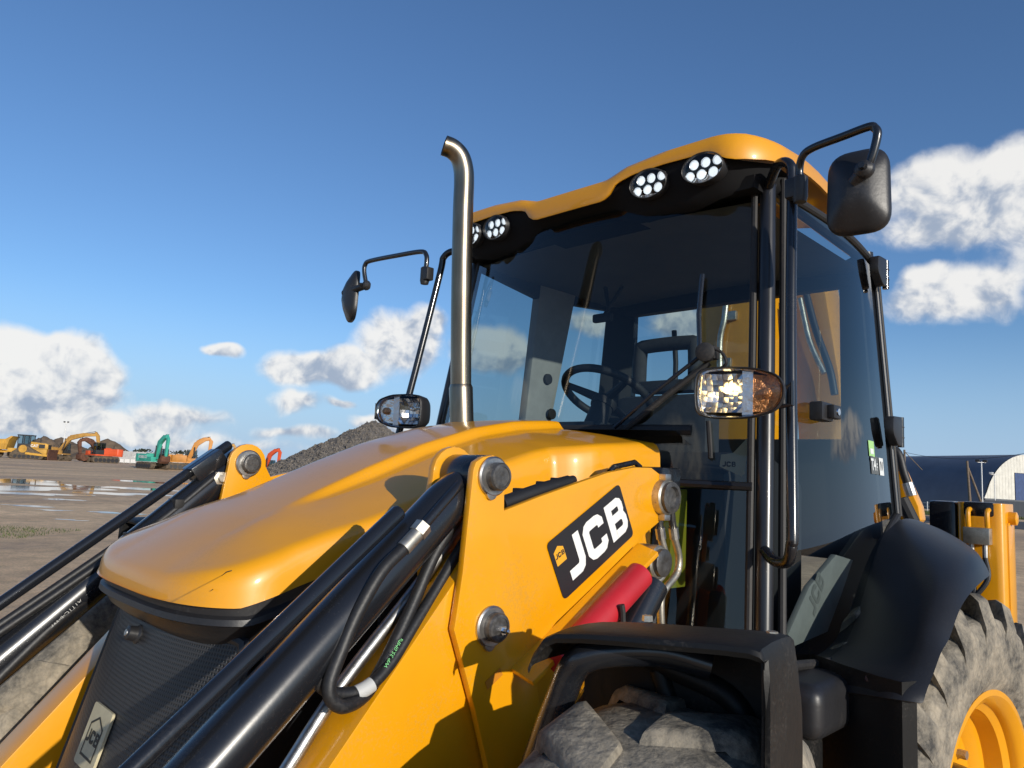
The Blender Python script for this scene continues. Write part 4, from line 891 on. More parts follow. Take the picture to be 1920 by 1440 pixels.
# ---- cab frame
def apost(z, s=1): return V3(s*(.70+.07*(2.68-z)), 2.225-.145*(2.68-z), z)
def rpost(z, s=1): return V3(s*(.655+.085*(2.70-z)/1.1), 3.23, z)
for s in (1, -1):
    part(MB().tube([apost(1.12, s), apost(2.0, s), apost(2.70, s)], .026, 20), 'front_post', 'cab_black')
    part(MB().tube([apost(1.12, s)+V3(s*.035, .04, 0), apost(2.69, s)+V3(s*.035, .04, 0)], .012, 10), 'door_seal', 'rubber')
    part(MB().tube([apost(1.14, s)+V3(-s*.036, -.018, 0), apost(2.69, s)+V3(-s*.036, -.018, 0)], .012, 10), 'screen_seal', 'rubber')
    part(MB().tube([rpost(1.58, s), rpost(2.70, s)], .032, 12), 'rear_post', 'cab_black')
    # side sill and header
    part(MB().tube([apost(2.665, s), rpost(2.675, s)], .028, 10), 'side_header', 'cab_black')
    # grab rail standing off the post
    top = V3(s*.715, 2.20, 2.655)
    rail = [top, V3(s*.775, 2.14, 2.69), V3(s*.825, 2.115, 2.665), V3(s*.835, 2.105, 2.58), V3(s*.870, 2.025, 2.1), V3(s*.915, 1.94, 1.60), V3(s*.915, 1.935, 1.53), V3(s*.895, 1.955, 1.485), V3(s*.845, 1.985, 1.48), V3(s*.795, 2.03, 1.50)]
    part(MB().tube(rail, .0155, 16, smooth=6), 'grab_rail', 'black_paint')

def screen_pt(u, z):      # u -1..1 across, curved laminated windscreen
    a = apost(z); x = a.x*u*.965
    return V3(x, a.y-.02-.118*(1-abs(u)**2.2), z)
ws = part(MB().grid([[screen_pt(u, z) for u in np.linspace(-1, 1, 33)] for z in np.linspace(1.69, 2.66, 14)]), 'windscreen', 'glass', smooth=80)
for s in (1, -1):
    lw = part(MB().grid([[screen_pt(s*u, z)+V3(0, 0, 0) for u in np.linspace(.64, 1, 8)] for z in np.linspace(1.14, 1.665, 8)]), 'lower_window', 'glass', smooth=80)
    part(MB().tube([screen_pt(s*u, 1.678)+V3(0, -.006, 0) for u in np.linspace(.55, 1.0, 9)], .013, 8), 'screen_bar', 'cab_black')
    part(MB().tube([screen_pt(s*.64, z) for z in np.linspace(1.12, 1.68, 5)], .016, 8), 'window_frame', 'cab_black')
    part(MB().tube([screen_pt(s*u, 1.14) for u in np.linspace(.64, 1, 5)], .02, 8), 'window_frame', 'cab_black')
part(MB().tube([screen_pt(u, 1.83+.0*u)+V3(0, .012, .012) for u in np.linspace(-.95, .75, 21)], .02, 10), 'scuttle_seal', 'rubber')
part(MB().grid([[V3(x, 1.84+.08*(x/.5)**2+dy, z) for x in np.linspace(-.52, .52, 13)] for dy, z in ((0, 1.835), (.06, 1.838), (.16, 1.80))]), 'scuttle', 'black_plastic')
# door: curved glass leaf with frame following the mudguard
def door_pt(y, z, s=1):
    a, r = apost(z, s), rpost(z, s); t = (y-a.y)/(r.y-a.y); p = a.lerp(r, t); p.x += s*(.03+.035*math.sin(math.pi*min(1, max(0, t)))); return p
for s in (1, -1):
    leaf_ys = np.linspace(0, 1, 15); zs = np.linspace(0, 1, 15); rows = []
    def zlow(y): return float(np.interp(y, [2.05, 2.36, 2.46, 2.57, 2.69, 2.82, 3.02, 3.22], [1.19, 1.165, 1.175, 1.215, 1.32, 1.45, 1.54, 1.60]))
    for t in leaf_ys:
        row = []
        for q in zs:
            z1 = 2.645; y_ = (2.09 if True else 0)+t*(3.20-2.09); zl = zlow(y_); z = zl+(z1-zl)*q
            ya = apost(z).y+.035; y2 = ya+(3.205-ya)*t; z = zlow(y2)+(z1-zlow(y2))*q
            row.append(door_pt(y2, z, s))
        rows.append(row)
    dr_ = part(MB().grid(rows), 'door', 'door_glass', smooth=80)
    sub(MB().tube([rows[i][0]+V3(s*.004, 0, 0) for i in range(15)], .014, 10), 'door_edge', 'rubber', dr_)
    sub(MB().tube([rows[i][-1] for i in range(15)], .014, 10), 'door_edge', 'rubber', dr_)
    sub(MB().tube([rows[-1][i]+V3(s*.004, 0, 0) for i in range(15)], .010, 10), 'door_edge', 'cab_black', dr_)
    sub(MB().tube([rows[-1][i]+V3(s*.004, .032, 0) for i in range(15)], .010, 10), 'door_edge', 'rubber', dr_)
    if s > 0:
        for (px, py) in ((1628, 492), (1672, 812)):
            h = at(px, py, x=.75); h = V3(door_pt(3.17, h.z).x+.02, 3.16, h.z)
            sub(MB().prism([h+V3(.0, y, z) for y, z in [tuple(p) for p in roundpoly([(-.075, .055), (.03, .06), (.03, -.055), (-.02, -.06), (-.08, -.01)], .02)]], (.035, 0, 0)), 'hinge', 'black_plastic', dr_, bevel=.006)
            sub(MB().tube([h+V3(.022, .045, -.06), h+V3(.022, .045, .06)], .013, 12), 'hinge_barrel', 'black_paint', dr_)
            for z in (-.022, .02): sub(MB().lathe([(-.002, .0145), (.002, .0145)], h+V3(.022, .045, z), (0, 0, 1), 12), 'hinge_gap', 'rubber', dr_)
        lk = at(1540, 772, x=.82); sub(MB().box(lk-V3(.022, .045, .03), lk+V3(.022, .045, .03)), 'door_lock', 'black_plastic', dr_, bevel=.008)
        sub(MB().box(lk+V3(.02, -.01, -.022), lk+V3(.045, .05, .022)), 'lock_pad', 'black_plastic', dr_, bevel=.006)
        sub(MB().lathe([(0, .012), (.004, .011)], lk+V3(.045, .02, 0), (1, 0, 0), 14), 'lock_cylinder', 'chrome', dr_)
        # stickers on the glass
        def sticker(px, py, w, h, m, nm='sticker', dx=.0):
            c = at(px, py, x=.765); c.x = door_pt(c.y, c.z).x+.002+dx
            t_ = (door_pt(c.y+.05, c.z)-door_pt(c.y-.05, c.z)).normalized(); u_ = (door_pt(c.y, c.z+.05)-door_pt(c.y, c.z-.05)).normalized()
            sub(MB().add([c+t_*a*w/2+u_*b*h/2 for a, b in ((-1, -1), (1, -1), (1, 1), (-1, 1))], [(0, 1, 2, 3)]), nm, m, dr_, smooth=None); return c, t_, u_
        c, t_, u_ = sticker(1619, 841, .075, .058, 'sticker_green'); sticker(1619, 846, .045, .02, 'sticker_white', dx=.001)
        c, t_, u_ = sticker(1624, 872, .105, .066, 'sticker_grey'); put_text('T4', .058, c+V3(.0012, 0, 0)-t_*.018, t_, u_, 'sticker_white', dr_, 'sticker_lettering', bold=.002); put_text('F', .042, c+V3(.0012, 0, 0)+t_*.03-u_*.008, t_, u_, 'sticker_white', dr_, 'sticker_lettering')
        c, t_, u_ = sticker(1642, 875, .066, .066, 'sticker_white', dx=.0005); put_text('IV', .052, c+V3(.0012, 0, 0), t_, u_, 'sticker_grey', dr_, 'sticker_lettering')
        # shaped lower trim seen through the door
        tr = [at(p[0], p[1], x=.74) for p in ((1490, 1212), (1478, 1190), (1518, 1100), (1568, 1040), (1600, 1050), (1580, 1110), (1552, 1185))]
        sub(MB().prism(tr, (-.02, 0, 0)), 'door_trim', 'trim_grey', dr_, bevel=.004)
        tc_ = at(1531, 1112, x=.7415); put_jcb(tc_, Vector((0, .62, .78)), Vector((0, -.78, .62)), .07, 'trim_grey2', dr_, 'trim_lettering', wide=.7)

# ---- roof
rim_top = lerp([0, .17, .21, .26, .42, .60, .70, .76], [2.757, 2.757, 2.768, 2.785, 2.800, 2.802, 2.795, 2.785])
rim_low = lerp([0, .17, .20, .225, .30, .42, .58, .62, .66, .72, .76], [2.676, 2.676, 2.695, 2.728, 2.744, 2.749, 2.746, 2.728, 2.704, 2.705, 2.715])
def roof_plan(t):          # half outline from the front centre round the corner to the back
    if t < .5: x = .62*t/.5; return x, 2.025+.01*(x/.6)**2
    if t < .72:
        a = (t-.5)/.22*math.pi/2; return .62+.145*math.sin(a), 2.035+.20*(1-math.cos(a))
    return .765-.075*((t-.72)/.28), 2.235+(3.10-2.235)*(t-.72)/.28
ts = sorted(set(list(np.linspace(0, .5, 29))+list(np.linspace(.5, .72, 9))+list(np.linspace(.72, 1, 9))))
def roof_row(kind):
    half = []
    for t in ts:
        x, y = roof_plan(t)
        if t <= .72:
            zt, zl = rim_top(x), rim_low(x)
        else:
            f = (t-.72)/.28; zt = 2.785+.045*math.sin(min(1, f*2.2)*math.pi/2)*(1-.5*f); zl = zt-.055
        if kind == 'low': p = V3(x, y, zl)
        elif kind == 'low2': p = V3(x*.999, y-.004, zl+.012)
        elif kind == 'mid': p = V3(x, y, zt-.016)
        elif kind == 'top': p = V3(x*.99, y+.012 if t < .72 else y, zt)
        elif kind == 'in1': p = V3(x*.9, y+.09*(1-t*.3), zt+.012)
        else: p = V3(x*.4, min(3.05, y+.45*(1-t*.2)), 2.845)
        half.append(p)
    return [V3(-p.x, p.y, p.z) for p in half[:0:-1]]+half
rf = part(MB().grid([roof_row(k) for k in ('low', 'low2', 'mid', 'top', 'in1', 'in2')]), 'cab_roof', 'yellow_paint', smooth=50)
solid(rf, .01)
part(MB().box((-.42, 2.4, 2.80), (.42, 3.05, 2.838)), 'roof_hatch', 'yellow_paint', bevel=.01)
# black header carrying the lamps, under the yellow rim
def head_low(x):
    x = abs(x); return float(np.interp(x, [0, .16, .24, .30, .42, .50, .58, .66, .74], [2.652, 2.648, 2.622, 2.605, 2.61, 2.605, 2.625, 2.645, 2.65]))
hdr = []
for x in np.linspace(-.735, .735, 49):
    y = 2.04+.16*max(0, (abs(x)-.58)/.16)**2; zt = rim_low(abs(x))+.012
    hdr.append([V3(x, y+.085, head_low(x)-.01), V3(x, y+.06, head_low(x)), V3(x, y+.05, head_low(x)+.02), V3(x, y+.012, (zt+head_low(x))/2+.015), V3(x, y+.002, zt), V3(x, y+.14, zt+.0), V3(x, y+.14, head_low(x)+.02)])
part(MB().grid(hdr), 'lamp_header', 'header_black', smooth=50)
def work_light(x, off):
    c = V3(x, 2.053, 2.702); e = P_(empty('work_light', c, LD)); e['label'] = 'lit work light with six round LEDs'
    ax = Vector((.12*x, -1, -.16)).normalized(); rx = ax.cross(Vector((0, 0, -1))).normalized(); rx = rx if rx.x > 0 else -rx; uy = rx.cross(ax); uy = uy if uy.z > 0 else -uy
    def ell(a, b, d, n=40): return [rx*math.cos(t)*a*.9+uy*math.sin(t)*b*.9+ax*d for t in np.linspace(0, 2*math.pi, n, endpoint=False)]
    def ring(seq, close=True):
        mb = MB(); n = len(seq[0]); 
        for r_ in seq: mb.v += [tuple(p) for p in r_]
        for i in range(len(seq)-1): mb.f += [(i*n+k, i*n+(k+1) % n, (i+1)*n+(k+1) % n, (i+1)*n+k) for k in range(n)]
        if close: mb.f.append(tuple(range((len(seq)-1)*n, len(seq)*n)))
        return mb
    sub(ring([ell(.084, .058, -.05), ell(.083, .057, .018), ell(.080, .054, .022), ell(.077, .051, .018), ell(.075, .049, -.012)]), 'housing', 'black_plastic', e)
    sub(ring([ell(.0755, .0495, -.006), ell(.075, .049, -.008)]), 'reflector', 'lamp_bowl', e)
    for k in range(6):
        u = (-.048, 0, .048)[k % 3]*(1 if k < 3 else 1)+(-.010 if k >= 3 else .010); v = .020 if k < 3 else -.020
        cc = rx*u*.86+uy*v*.9+ax*.0
        sub(MB().lathe([(-.006, .0145), (.003, .0145), (.006, .0105), (.007, .005)], cc, ax, 18), 'led', 'led', e)
        sub(MB().lathe([(-.006, .0148), (.007, .0172), (.008, .0166), (.004, .0148)], cc, ax, 18, caps=False), 'led_cup', 'lamp_bowl', e)
    sub(ring([ell(.0772, .0512, .019), ell(.058, .038, .024), ell(.03, .02, .026)]), 'lens', 'clear_lens', e)
for x in (-.564, -.405, .355, .565): work_light(x, 0)

# ---- cab interior
cabi = part(MB().grid([[V3(x, y, 2.605+.03*math.cos(x*2)) for x in np.linspace(-.66, .66, 9)] for y in np.linspace(2.20, 3.22, 6)]), 'headlining', 'lining')
part(MB().box((-.70, 2.13, 2.632), (.70, 2.27, 2.675)), 'front_header', 'header_black')
part(MB().box((-.66, 3.19, 2.56), (.66, 3.25, 2.66)), 'rear_header', 'trim_dark', bevel=.01)
part(MB().box((-.70, 3.19, 1.4), (.70, 3.24, 1.90)), 'rear_panel', 'trim_dark', bevel=.01)
for s in (1, -1):
    part(MB().prism([V3(s*.655, 3.14, 2.68), V3(s*.54, 3.24, 2.68), V3(s*.55, 3.24, 1.5), V3(s*.74, 3.14, 1.5)], (0, .03, 0)), 'rear_corner_trim', 'trim_dark', bevel=.008)
part(MB().grid([[V3(x, 3.235, z) for x in (-.56, 0, .56)] for z in (1.9, 2.57)]), 'rear_window', 'glass', smooth=None)
# middle post and lower trim on the far side
part(MB().prism([V3(-.70, 2.60, 2.65), V3(-.69, 2.86, 2.65), V3(-.74, 2.76, 1.95), V3(-.755, 2.88, 1.75), V3(-.78, 2.4, 1.75), V3(-.745, 2.58, 1.95)], (.05, 0, 0)), 'middle_post', 'trim_grey', bevel=.008)
part(MB().prism([V3(-.70, 2.20, 2.66), V3(-.69, 3.2, 2.66), V3(-.69, 3.2, 2.60), V3(-.70, 2.62, 2.545), V3(-.70, 2.20, 2.60)], (.04, 0, 0)), 'side_trim', 'trim_dark', bevel=.006)
part(MB().prism([V3(-.76, 2.10, 1.87), V3(-.73, 3.2, 1.93), V3(-.76, 3.2, 1.2), V3(-.80, 2.05, 1.2)], (.05, 0, 0)), 'lower_trim', 'trim_dark', bevel=.006)
for (y, z) in ((2.70, 2.16), (2.74, 1.99)): part(MB().lathe([(0, .028), (.012, .026), (.013, .018)], V3(-.675, y, z), (1, 0, 0), 20), 'speaker_cap', 'rubber')
part(MB().box((-.74, 2.05, 1.02), (.74, 3.22, 1.06)), 'cab_floor', 'trim_dark')
# dashboard, column and wheel
part(MB().prism([V3(-.30, y, z) for y, z in ((1.98, 1.82), (2.12, 1.89), (2.30, 1.86), (2.26, 1.3), (2.0, 1.3))], (.42, 0, 0)), 'dashboard', 'trim_dark', bevel=.02)
part(MB().prism([V3(.18, y, z) for y, z in ((2.12, 1.72), (2.42, 1.80), (2.70, 1.70), (2.70, 1.1), (2.15, 1.1))], (.44, 0, 0)), 'side_console', 'trim_dark', bevel=.03)
swc = at(1138, 742, y=2.42); swn = Vector((0, .50, .86)).normalized()
ring = []
su = Vector((1, 0, 0)); sv = swn.cross(su).normalized()
sw = part(MB().tube([swc+(su*math.cos(a)+sv*math.sin(a))*.185 for a in np.linspace(0, 2*math.pi, 49)], .0165, 12, caps=False), 'steering_wheel', 'rubber')
sub(MB().lathe([(-.03, .05), (.0, .055), (.012, .045)], swc-swn*.03, swn, 24), 'hub', 'rubber', sw)
for a in (rad(-150), rad(-30), rad(90)): sub(MB().tube([swc-swn*.025, swc+(su*math.cos(a)+sv*math.sin(a))*.18], [.022, .013], 10), 'spoke', 'rubber', sw)
sub(MB().tube([swc-swn*.03, swc-swn*.35], .045, 14), 'column', 'trim_dark', sw)
# seat with open headrest
st_ = at(1250, 690, y=2.98); e = P_(empty('seat', V3(st_.x, 2.98, 1.4), LD))
hrx = [(-.155, 2.13-1.4), (-.15, 2.31-1.4), (-.12, 2.335-1.4), (.12, 2.335-1.4), (.15, 2.31-1.4), (.155, 2.13-1.4)]
sub(MB().tube([V3(x, 0, z) for x, z in hrx], .034, 14, smooth=4), 'headrest', 'seat_fabric', e)
sub(MB().box((-.17, -.05, .70), (.17, .05, .76)), 'headrest_base', 'seat_fabric', e, bevel=.02)
sub(MB().box((-.25, -.06, .05), (.25, .08, .69)), 'backrest', 'seat_fabric', e, bevel=.04)
sub(MB().box((-.26, -.50, -.05), (.26, .05, .09)), 'cushion', 'seat_fabric', e, bevel=.04)
sub(MB().box((-.2, -.42, -.34), (.2, 0, -.06)), 'pedestal', 'trim_dark', e)
# interior mirror, levers and a tall lever
im = at(1130, 596, y=2.75); part(MB().box(im-V3(.055, .015, .022), im+V3(.055, .015, .022)), 'cab_mirror', 'rubber', bevel=.012)
part(MB().tube([im, V3(im.x+.01, 2.78, 2.50), V3(im.x-.03, 2.80, 2.61)], .010, 8), 'mirror_stalk', 'rubber'); part(MB().tube([V3(im.x+.01, 2.78, 2.50), V3(im.x+.06, 2.82, 2.61)], .010, 8), 'mirror_stalk', 'rubber')
l0 = at(1267, 680, y=3.1); l1 = at(1264, 620, y=3.1); part(MB().tube([l0-V3(0, 0, .3), l0, l1], .013, 10), 'control_lever', 'rubber')
# sticker inside the screen
sk = at(1374, 868, y=2.1); part(MB().add([sk+V3(a, .0, b) for a, b in ((-.045, -.012), (-.04, .025), (.0, .03), (.055, .085), (.04, -.03), (.03, -.04))], [(0, 1, 2, 3, 4, 5)]), 'screen_sticker', 'sticker_pale', smooth=None)
P_(put_jcb(sk+V3(-.012, -.001, -.004), (1, 0, 0), (0, 0, 1), .016, 'decal_black', LD, 'sticker_lettering'))
# ---- wiper
def on_screen(px, py, off=.02):
    z = 2.0
    for _ in range(8):
        y = 2.05
        for _ in range(12):
            p = at(px, py, y=y); u = max(-1, min(1, p.x/(apost(p.z).x*.965))); y = screen_pt(u, p.z).y-off
    return at(px, py, y=y)
wm = on_screen(1325, 662, .035)
wp = part(MB().lathe([(0, .03), (.025, .03), (.03, .02)], wm, (.3, -1, 0), 18), 'wiper_motor', 'rubber')
sub(MB().box(wm-V3(.035, .01, .02), wm+V3(.03, .03, .022)), 'wiper_bracket', 'rubber', wp, bevel=.006)
sub(MB().tube([wm+V3(.01, -.02, .02), on_screen(1352, 660, .05), on_screen(1362, 680, .05), on_screen(1350, 692, .03)], .005, 8, smooth=4), 'washer_hose', 'rubber', wp)
b1 = on_screen(1152, 802, .03); b2 = on_screen(1308, 672, .03); sub(MB().tube([b1, b1.lerp(b2, .5)+V3(0, -.012, 0), b2], .007, 8), 'wiper_arm', 'black_paint', wp)
b3 = on_screen(1172, 806, .012); b4 = on_screen(1330, 680, .012); sub(MB().tube([b3, b3.lerp(b4, .5)+V3(0, -.008, 0), b4], .011, 8), 'wiper_blade', 'rubber', wp)
sub(MB().tube([on_screen(1312, 655, .03), on_screen(1310, 590, .03), on_screen(1317, 515, .02)], .008, 8), 'wiper_arm', 'black_paint', wp)
sub(MB().tube([on_screen(1328, 790, .012), on_screen(1333, 860, .012)], .008, 8), 'wiper_blade', 'rubber', wp)

# ---- mirrors
def mirror(s, pts, c, w, h, face, tilt=0):
    arm = part(MB().tube(pts, .0115, 14, smooth=5), 'mirror_arm', 'black_paint')
    sub(MB().tube([pts[0]-V3(0, 0, .045), pts[0]-V3(0, 0, .03), pts[0]+V3(0, 0, .03), pts[0]+V3(0, 0, .035)], [.018, .022, .022, .016], 16), 'clamp', 'black_plastic', arm)
    sub(MB().box(pts[0]-V3(.03 if s > 0 else -.0, .02, .03)-V3(.01, 0, 0), pts[0]+V3(.0 if s > 0 else .03, .02, .03)+V3(.01, 0, 0)), 'clamp_bracket', 'black_plastic', arm, bevel=.006)
    n = Vector(face).normalized(); r = n.cross(Vector((0, 0, 1))).normalized(); u = r.cross(n)
    q = roundpoly([(-w/2, -h/2), (w/2, -h/2), (w*.47, h/2), (-w*.47, h/2)], w*.36, 7)
    m = P_(empty('mirror', c, LD)); mb = MB(); N_ = len(q)
    prof = [(1.0, .018), (1.02, .010), (1.02, -.002), (.97, -.010), (.90, -.016), (.55, -.040), (.22, -.054)]      # shell bulging away from the glass
    for k, d in prof: mb.v += [tuple(r*p.x*k+u*p.y*k+n*d) for p in q]
    for i in range(len(prof)-1): mb.f += [(i*N_+k, i*N_+(k+1) % N_, (i+1)*N_+(k+1) % N_, (i+1)*N_+k) for k in range(N_)]
    mb.f.append(tuple(range((len(prof)-1)*N_, len(prof)*N_)))
    sub(mb, 'shell', 'black_plastic', m, smooth=40)
    sub(MB().add([r*p.x*.985+u*p.y*.985+n*.014 for p in q], [tuple(range(N_))]), 'mirror_glass', 'mirror_glass', m, smooth=None)
    j = pts[-1]-c
    sub(MB().lathe([(-.02, .012), (-.012, .023), (.0, .027), (.012, .023), (.02, .014)], j, n, 20), 'ball_joint', 'black_plastic', m)
    sub(MB().tube([j-n*.0, n*-.045+u*.01], .018, 12), 'joint_neck', 'black_plastic', m)
    sub(MB().lathe([(-.022, .010), (-.036, .009)], j, n, 6), 'joint_bolt', 'black_paint', m)
c0 = at(1500, 352, y=2.07); 
mpL = [c0, at(1499, 318, y=2.07), at(1505, 293, y=2.055), at(1525, 277, y=2.045), at(1580, 256, y=2.02), at(1628, 238, y=2.0), at(1640, 240, y=2.0), at(1645, 254, y=2.0), at(1633, 300, y=2.0), at(1621, 318, y=2.0)]
mirror(1, mpL, at(1609, 360, y=2.06), .165, .238, (-.12, 1, -.02))
c0 = at(797, 515, y=2.05)
mpR = [c0, at(800, 492, y=2.05), at(799, 478, y=2.05), at(789, 472, y=2.05), at(745, 479, y=2.05), at(695, 489, y=2.06), at(685, 496, y=2.06), at(683, 510, y=2.06), at(687, 535, y=2.07)]
mirror(-1, mpR, at(661, 556, y=2.10), .20, .262, (.42, .9, -.02))

# ---- headlamps on the rails
def headlamp(s, c, face):
    e = P_(empty('headlamp', c, LD)); e['label'] = 'lit headlamp with amber indicator' if s > 0 else 'headlamp on the far grab rail'
    n = Vector(face).normalized(); r = Vector((0, 0, 1)).cross(n).normalized(); r = r if r.x*s > 0 else -r; u = Vector((0, 0, 1)); u = (u-n*u.dot(n)).normalized()
    q0 = [(-.112, -.062), (-.06, -.072), (.04, -.068), (.10, -.045), (.118, -.012), (.118, .022), (.10, .048), (.04, .068), (-.06, .070), (-.112, .062), (-.118, 0)]
    q = roundpoly(q0, .03, 3); N_ = len(q)
    def rg(prof, close):
        mb = MB()
        for k, d in prof: mb.v += [tuple(r*p.x*k+u*p.y*k+n*d) for p in q]
        for i in range(len(prof)-1): mb.f += [(i*N_+k, i*N_+(k+1) % N_, (i+1)*N_+(k+1) % N_, (i+1)*N_+k) for k in range(N_)]
        if close: mb.f.append(tuple(range((len(prof)-1)*N_, len(prof)*N_)))
        return mb
    sub(rg([(.55, -.10), (.80, -.085), (.97, -.045), (1.02, .0), (1.02, .018), (.99, .022), (.95, .018), (.94, .0)], False), 'housing', 'black_plastic', e, smooth=50)
    sub(rg([(.55, -.1), (.3, -.102)], True), 'housing_back', 'black_plastic', e)
    sub(rg([(.945, .012), (.90, .006), (.88, -.004)], False), 'bezel', 'reflector', e)
    # bowl, bulb and indicator
    bc_ = r*-.038; mb = MB()
    bowl = [(-.066, -.055), (.044, -.055), (.048, .052), (-.066, .052)]; bq_ = roundpoly(bowl, .02, 4); M_ = len(bq_)
    fr_ = random.Random(11 if s > 0 else 12); nx_, ny_ = 8, 7
    for i in range(nx_):
        for k in range(ny_):
            tx, ty = fr_.uniform(-.0035, .0035), fr_.uniform(-.004, .004)
            cell = []
            for a, b in ((0, 0), (1, 0), (1, 1), (0, 1)):
                u_ = -1+2*(i+a)/nx_; v_ = -1+2*(k+b)/ny_; dp = -.046+.046*(u_*u_+v_*v_)/2*1.6
                cell.append(bc_+r*(-.010+u_*.056)+u*(v_*.0535)+n*(min(.002, dp)+tx*(a-.5)+ty*(b-.5)))
            mb.add(cell, [(0, 1, 2, 3)])
    sub(mb, 'reflector_bowl', 'bowl', e, smooth=None)
    sub(MB().lathe([(-.06, .010), (-.028, .010), (-.02, .007), (-.018, .003)], bc_+u*.012, n, 14), 'bulb', 'bulb' if s > 0 else 'chrome', e)
    sub(MB().box((-.001, -.001, -.001), (.001, .001, .001)), 'filament_shield', 'chrome', e) if False else None
    ic = r*.072
    sub(MB().prism([r*x+u*y-n*.004 for x, y in ((.008, -.060), (.036, -.058), (.036, .058), (.008, .060))], n*.004), 'divider', 'lamp_bowl', e)
    sub(MB().prism([ic+r*x+u*y-n*.006 for x, y in ((-.040, -.052), (.012, -.048), (.034, -.02), (.036, .02), (.012, .046), (-.040, .052))], n*.004), 'indicator_bowl', 'amber' if s > 0 else 'reflector', e)
    sub(MB().lathe([(0, .016), (.014, .014), (.02, .006)], ic-n*.004, n, 16), 'indicator_bulb', 'amber', e)
    sub(rg([(.955, .014), (.90, .026), (.6, .034), (.2, .037)], True), 'lens', 'clear_lens', e, smooth=60)
    sub(MB().tube([r*.10-n*.02, r*.135-n*.01+u*.03, r*.135-n*.01-u*.03, r*.10-n*.02-u*.035], .007, 8), 'mounting_clip', 'black_paint', e)
headlamp(1, at(1386, 737, y=1.86), (.34, -.94, -.02))
headlamp(-1, at(751, 771, y=1.86), (.30, -.95, -.02))

# ---- front mudguards and wheels (steered left), rear wheels
TH = rad(10); HD = Vector((math.sin(TH), -math.cos(TH), 0)); NO = Vector((math.cos(TH), math.sin(TH), 0))
def wheel(c, R, width, rimR, n, name, hd, label=None, lugs=20, axle=1):
    e = P_(empty(name, c, LD))
    if label: e['label'] = label
    w = width/2; prof = [(-w*.80, rimR), (-w*.96, rimR+.05), (-w*1.0, (R+rimR)/2), (-w*.97, R-.11), (-w*.88, R-.06), (-w*.5, R-.04), (0, R-.035), (w*.5, R-.04), (w*.88, R-.06), (w*.97, R-.11), (w*1.0, (R+rimR)/2), (w*.96, rimR+.05), (w*.80, rimR)]
    LH = .016 if lugs < 18 else .052; prof = [(a, (r+.036-LH) if r > R-.07 else r) for a, r in prof]
    mb = MB(); mb.lathe(prof, (0, 0, 0), n, 72, closed=True)
    for k in range(lugs):
        for sd in (-1, 1):
            a0 = 2*math.pi*(k+.5*(sd > 0))/lugs
            bars = []
            for t in np.linspace(0, 1, 7):
                lat = sd*w*(.03+.97*t); a = a0+(.20 if lugs < 22 else .17)*t
                rr = R-LH if t < .75 else R-LH-.10*((t-.75)/.25)
                top = R+.0 if t < .8 else R-.09*((t-.8)/.2)
                rdir = hd*math.cos(a)+Vector((0, 0, 1))*math.sin(a); td = -hd*math.sin(a)+Vector((0, 0, 1))*math.cos(a)
                hw = (.050+.022*t) if lugs < 18 else (.034+.02*t)*.82
                bars.append([n*lat+rdir*(rr-.012)-td*(hw+.012), n*lat+rdir*top-td*hw, n*lat+rdir*top+td*hw, n*lat+rdir*(rr-.012)+td*(hw+.012)])
            vs = [p for b in bars for p in b]; fs = [(i*4+j, i*4+j+1, (i+1)*4+j+1, (i+1)*4+j) for i in range(6) for j in range(3)]+[(0, 3, 2, 1), (24, 25, 26, 27)]
            mb.add(vs, fs)
    sub(mb, 'tyre', 'muddy_tyre', e, bevel=.009 if lugs > 18 else .014, smooth=50)
    rim = [(w*.80, rimR+.012), (w*.86, rimR+.014), (w*.87, rimR-.004), (w*.78, rimR-.028), (w*.70, rimR-.034), (w*.60, rimR-.036), (w*.52, rimR-.06), (w*.20, rimR-.066), (w*.14, rimR-.10), (w*.02, rimR-.12), (w*.0, rimR*.45), (w*.06, rimR*.42), (w*.06, .001)]
    sub(MB().lathe(rim, (0, 0, 0), n, 64, caps=False), 'rim', 'yellow_paint', e)
    sub(MB().lathe([(w*.05, rimR*.36), (w*.5, rimR*.34), (w*.62, rimR*.28), (w*.66, .01)], (0, 0, 0), n, 32), 'hub', 'black_paint', e)
    for k in range(10):
        a = k*.628; sub(MB().lathe([(w*.0, .016), (w*.0+.03, .016)], (hd*math.cos(a)+Vector((0, 0, 1))*math.sin(a))*rimR*.55, n, 6), 'wheel_nut', 'zinc', e)
    return e
wheel(V3(1.065, 1.12, .645), .655, .36, .29, NO, 'front_wheel', HD, lugs=15)
wheel(V3(-1.065, 1.12, .645), .655, .36, .29, -NO, 'front_wheel', HD, lugs=15)
TR = rad(6); hr = Vector((math.sin(TR), math.cos(TR), 0)); nr_ = Vector((math.cos(TR), -math.sin(TR), 0))
wheel(V3(.995, 2.88, .68), .685, .36, .375, nr_, 'rear_wheel', hr, lugs=20)
wheel(V3(-.995, 2.88, .68), .685, .36, .375, -nr_, 'rear_wheel', hr, lugs=20)
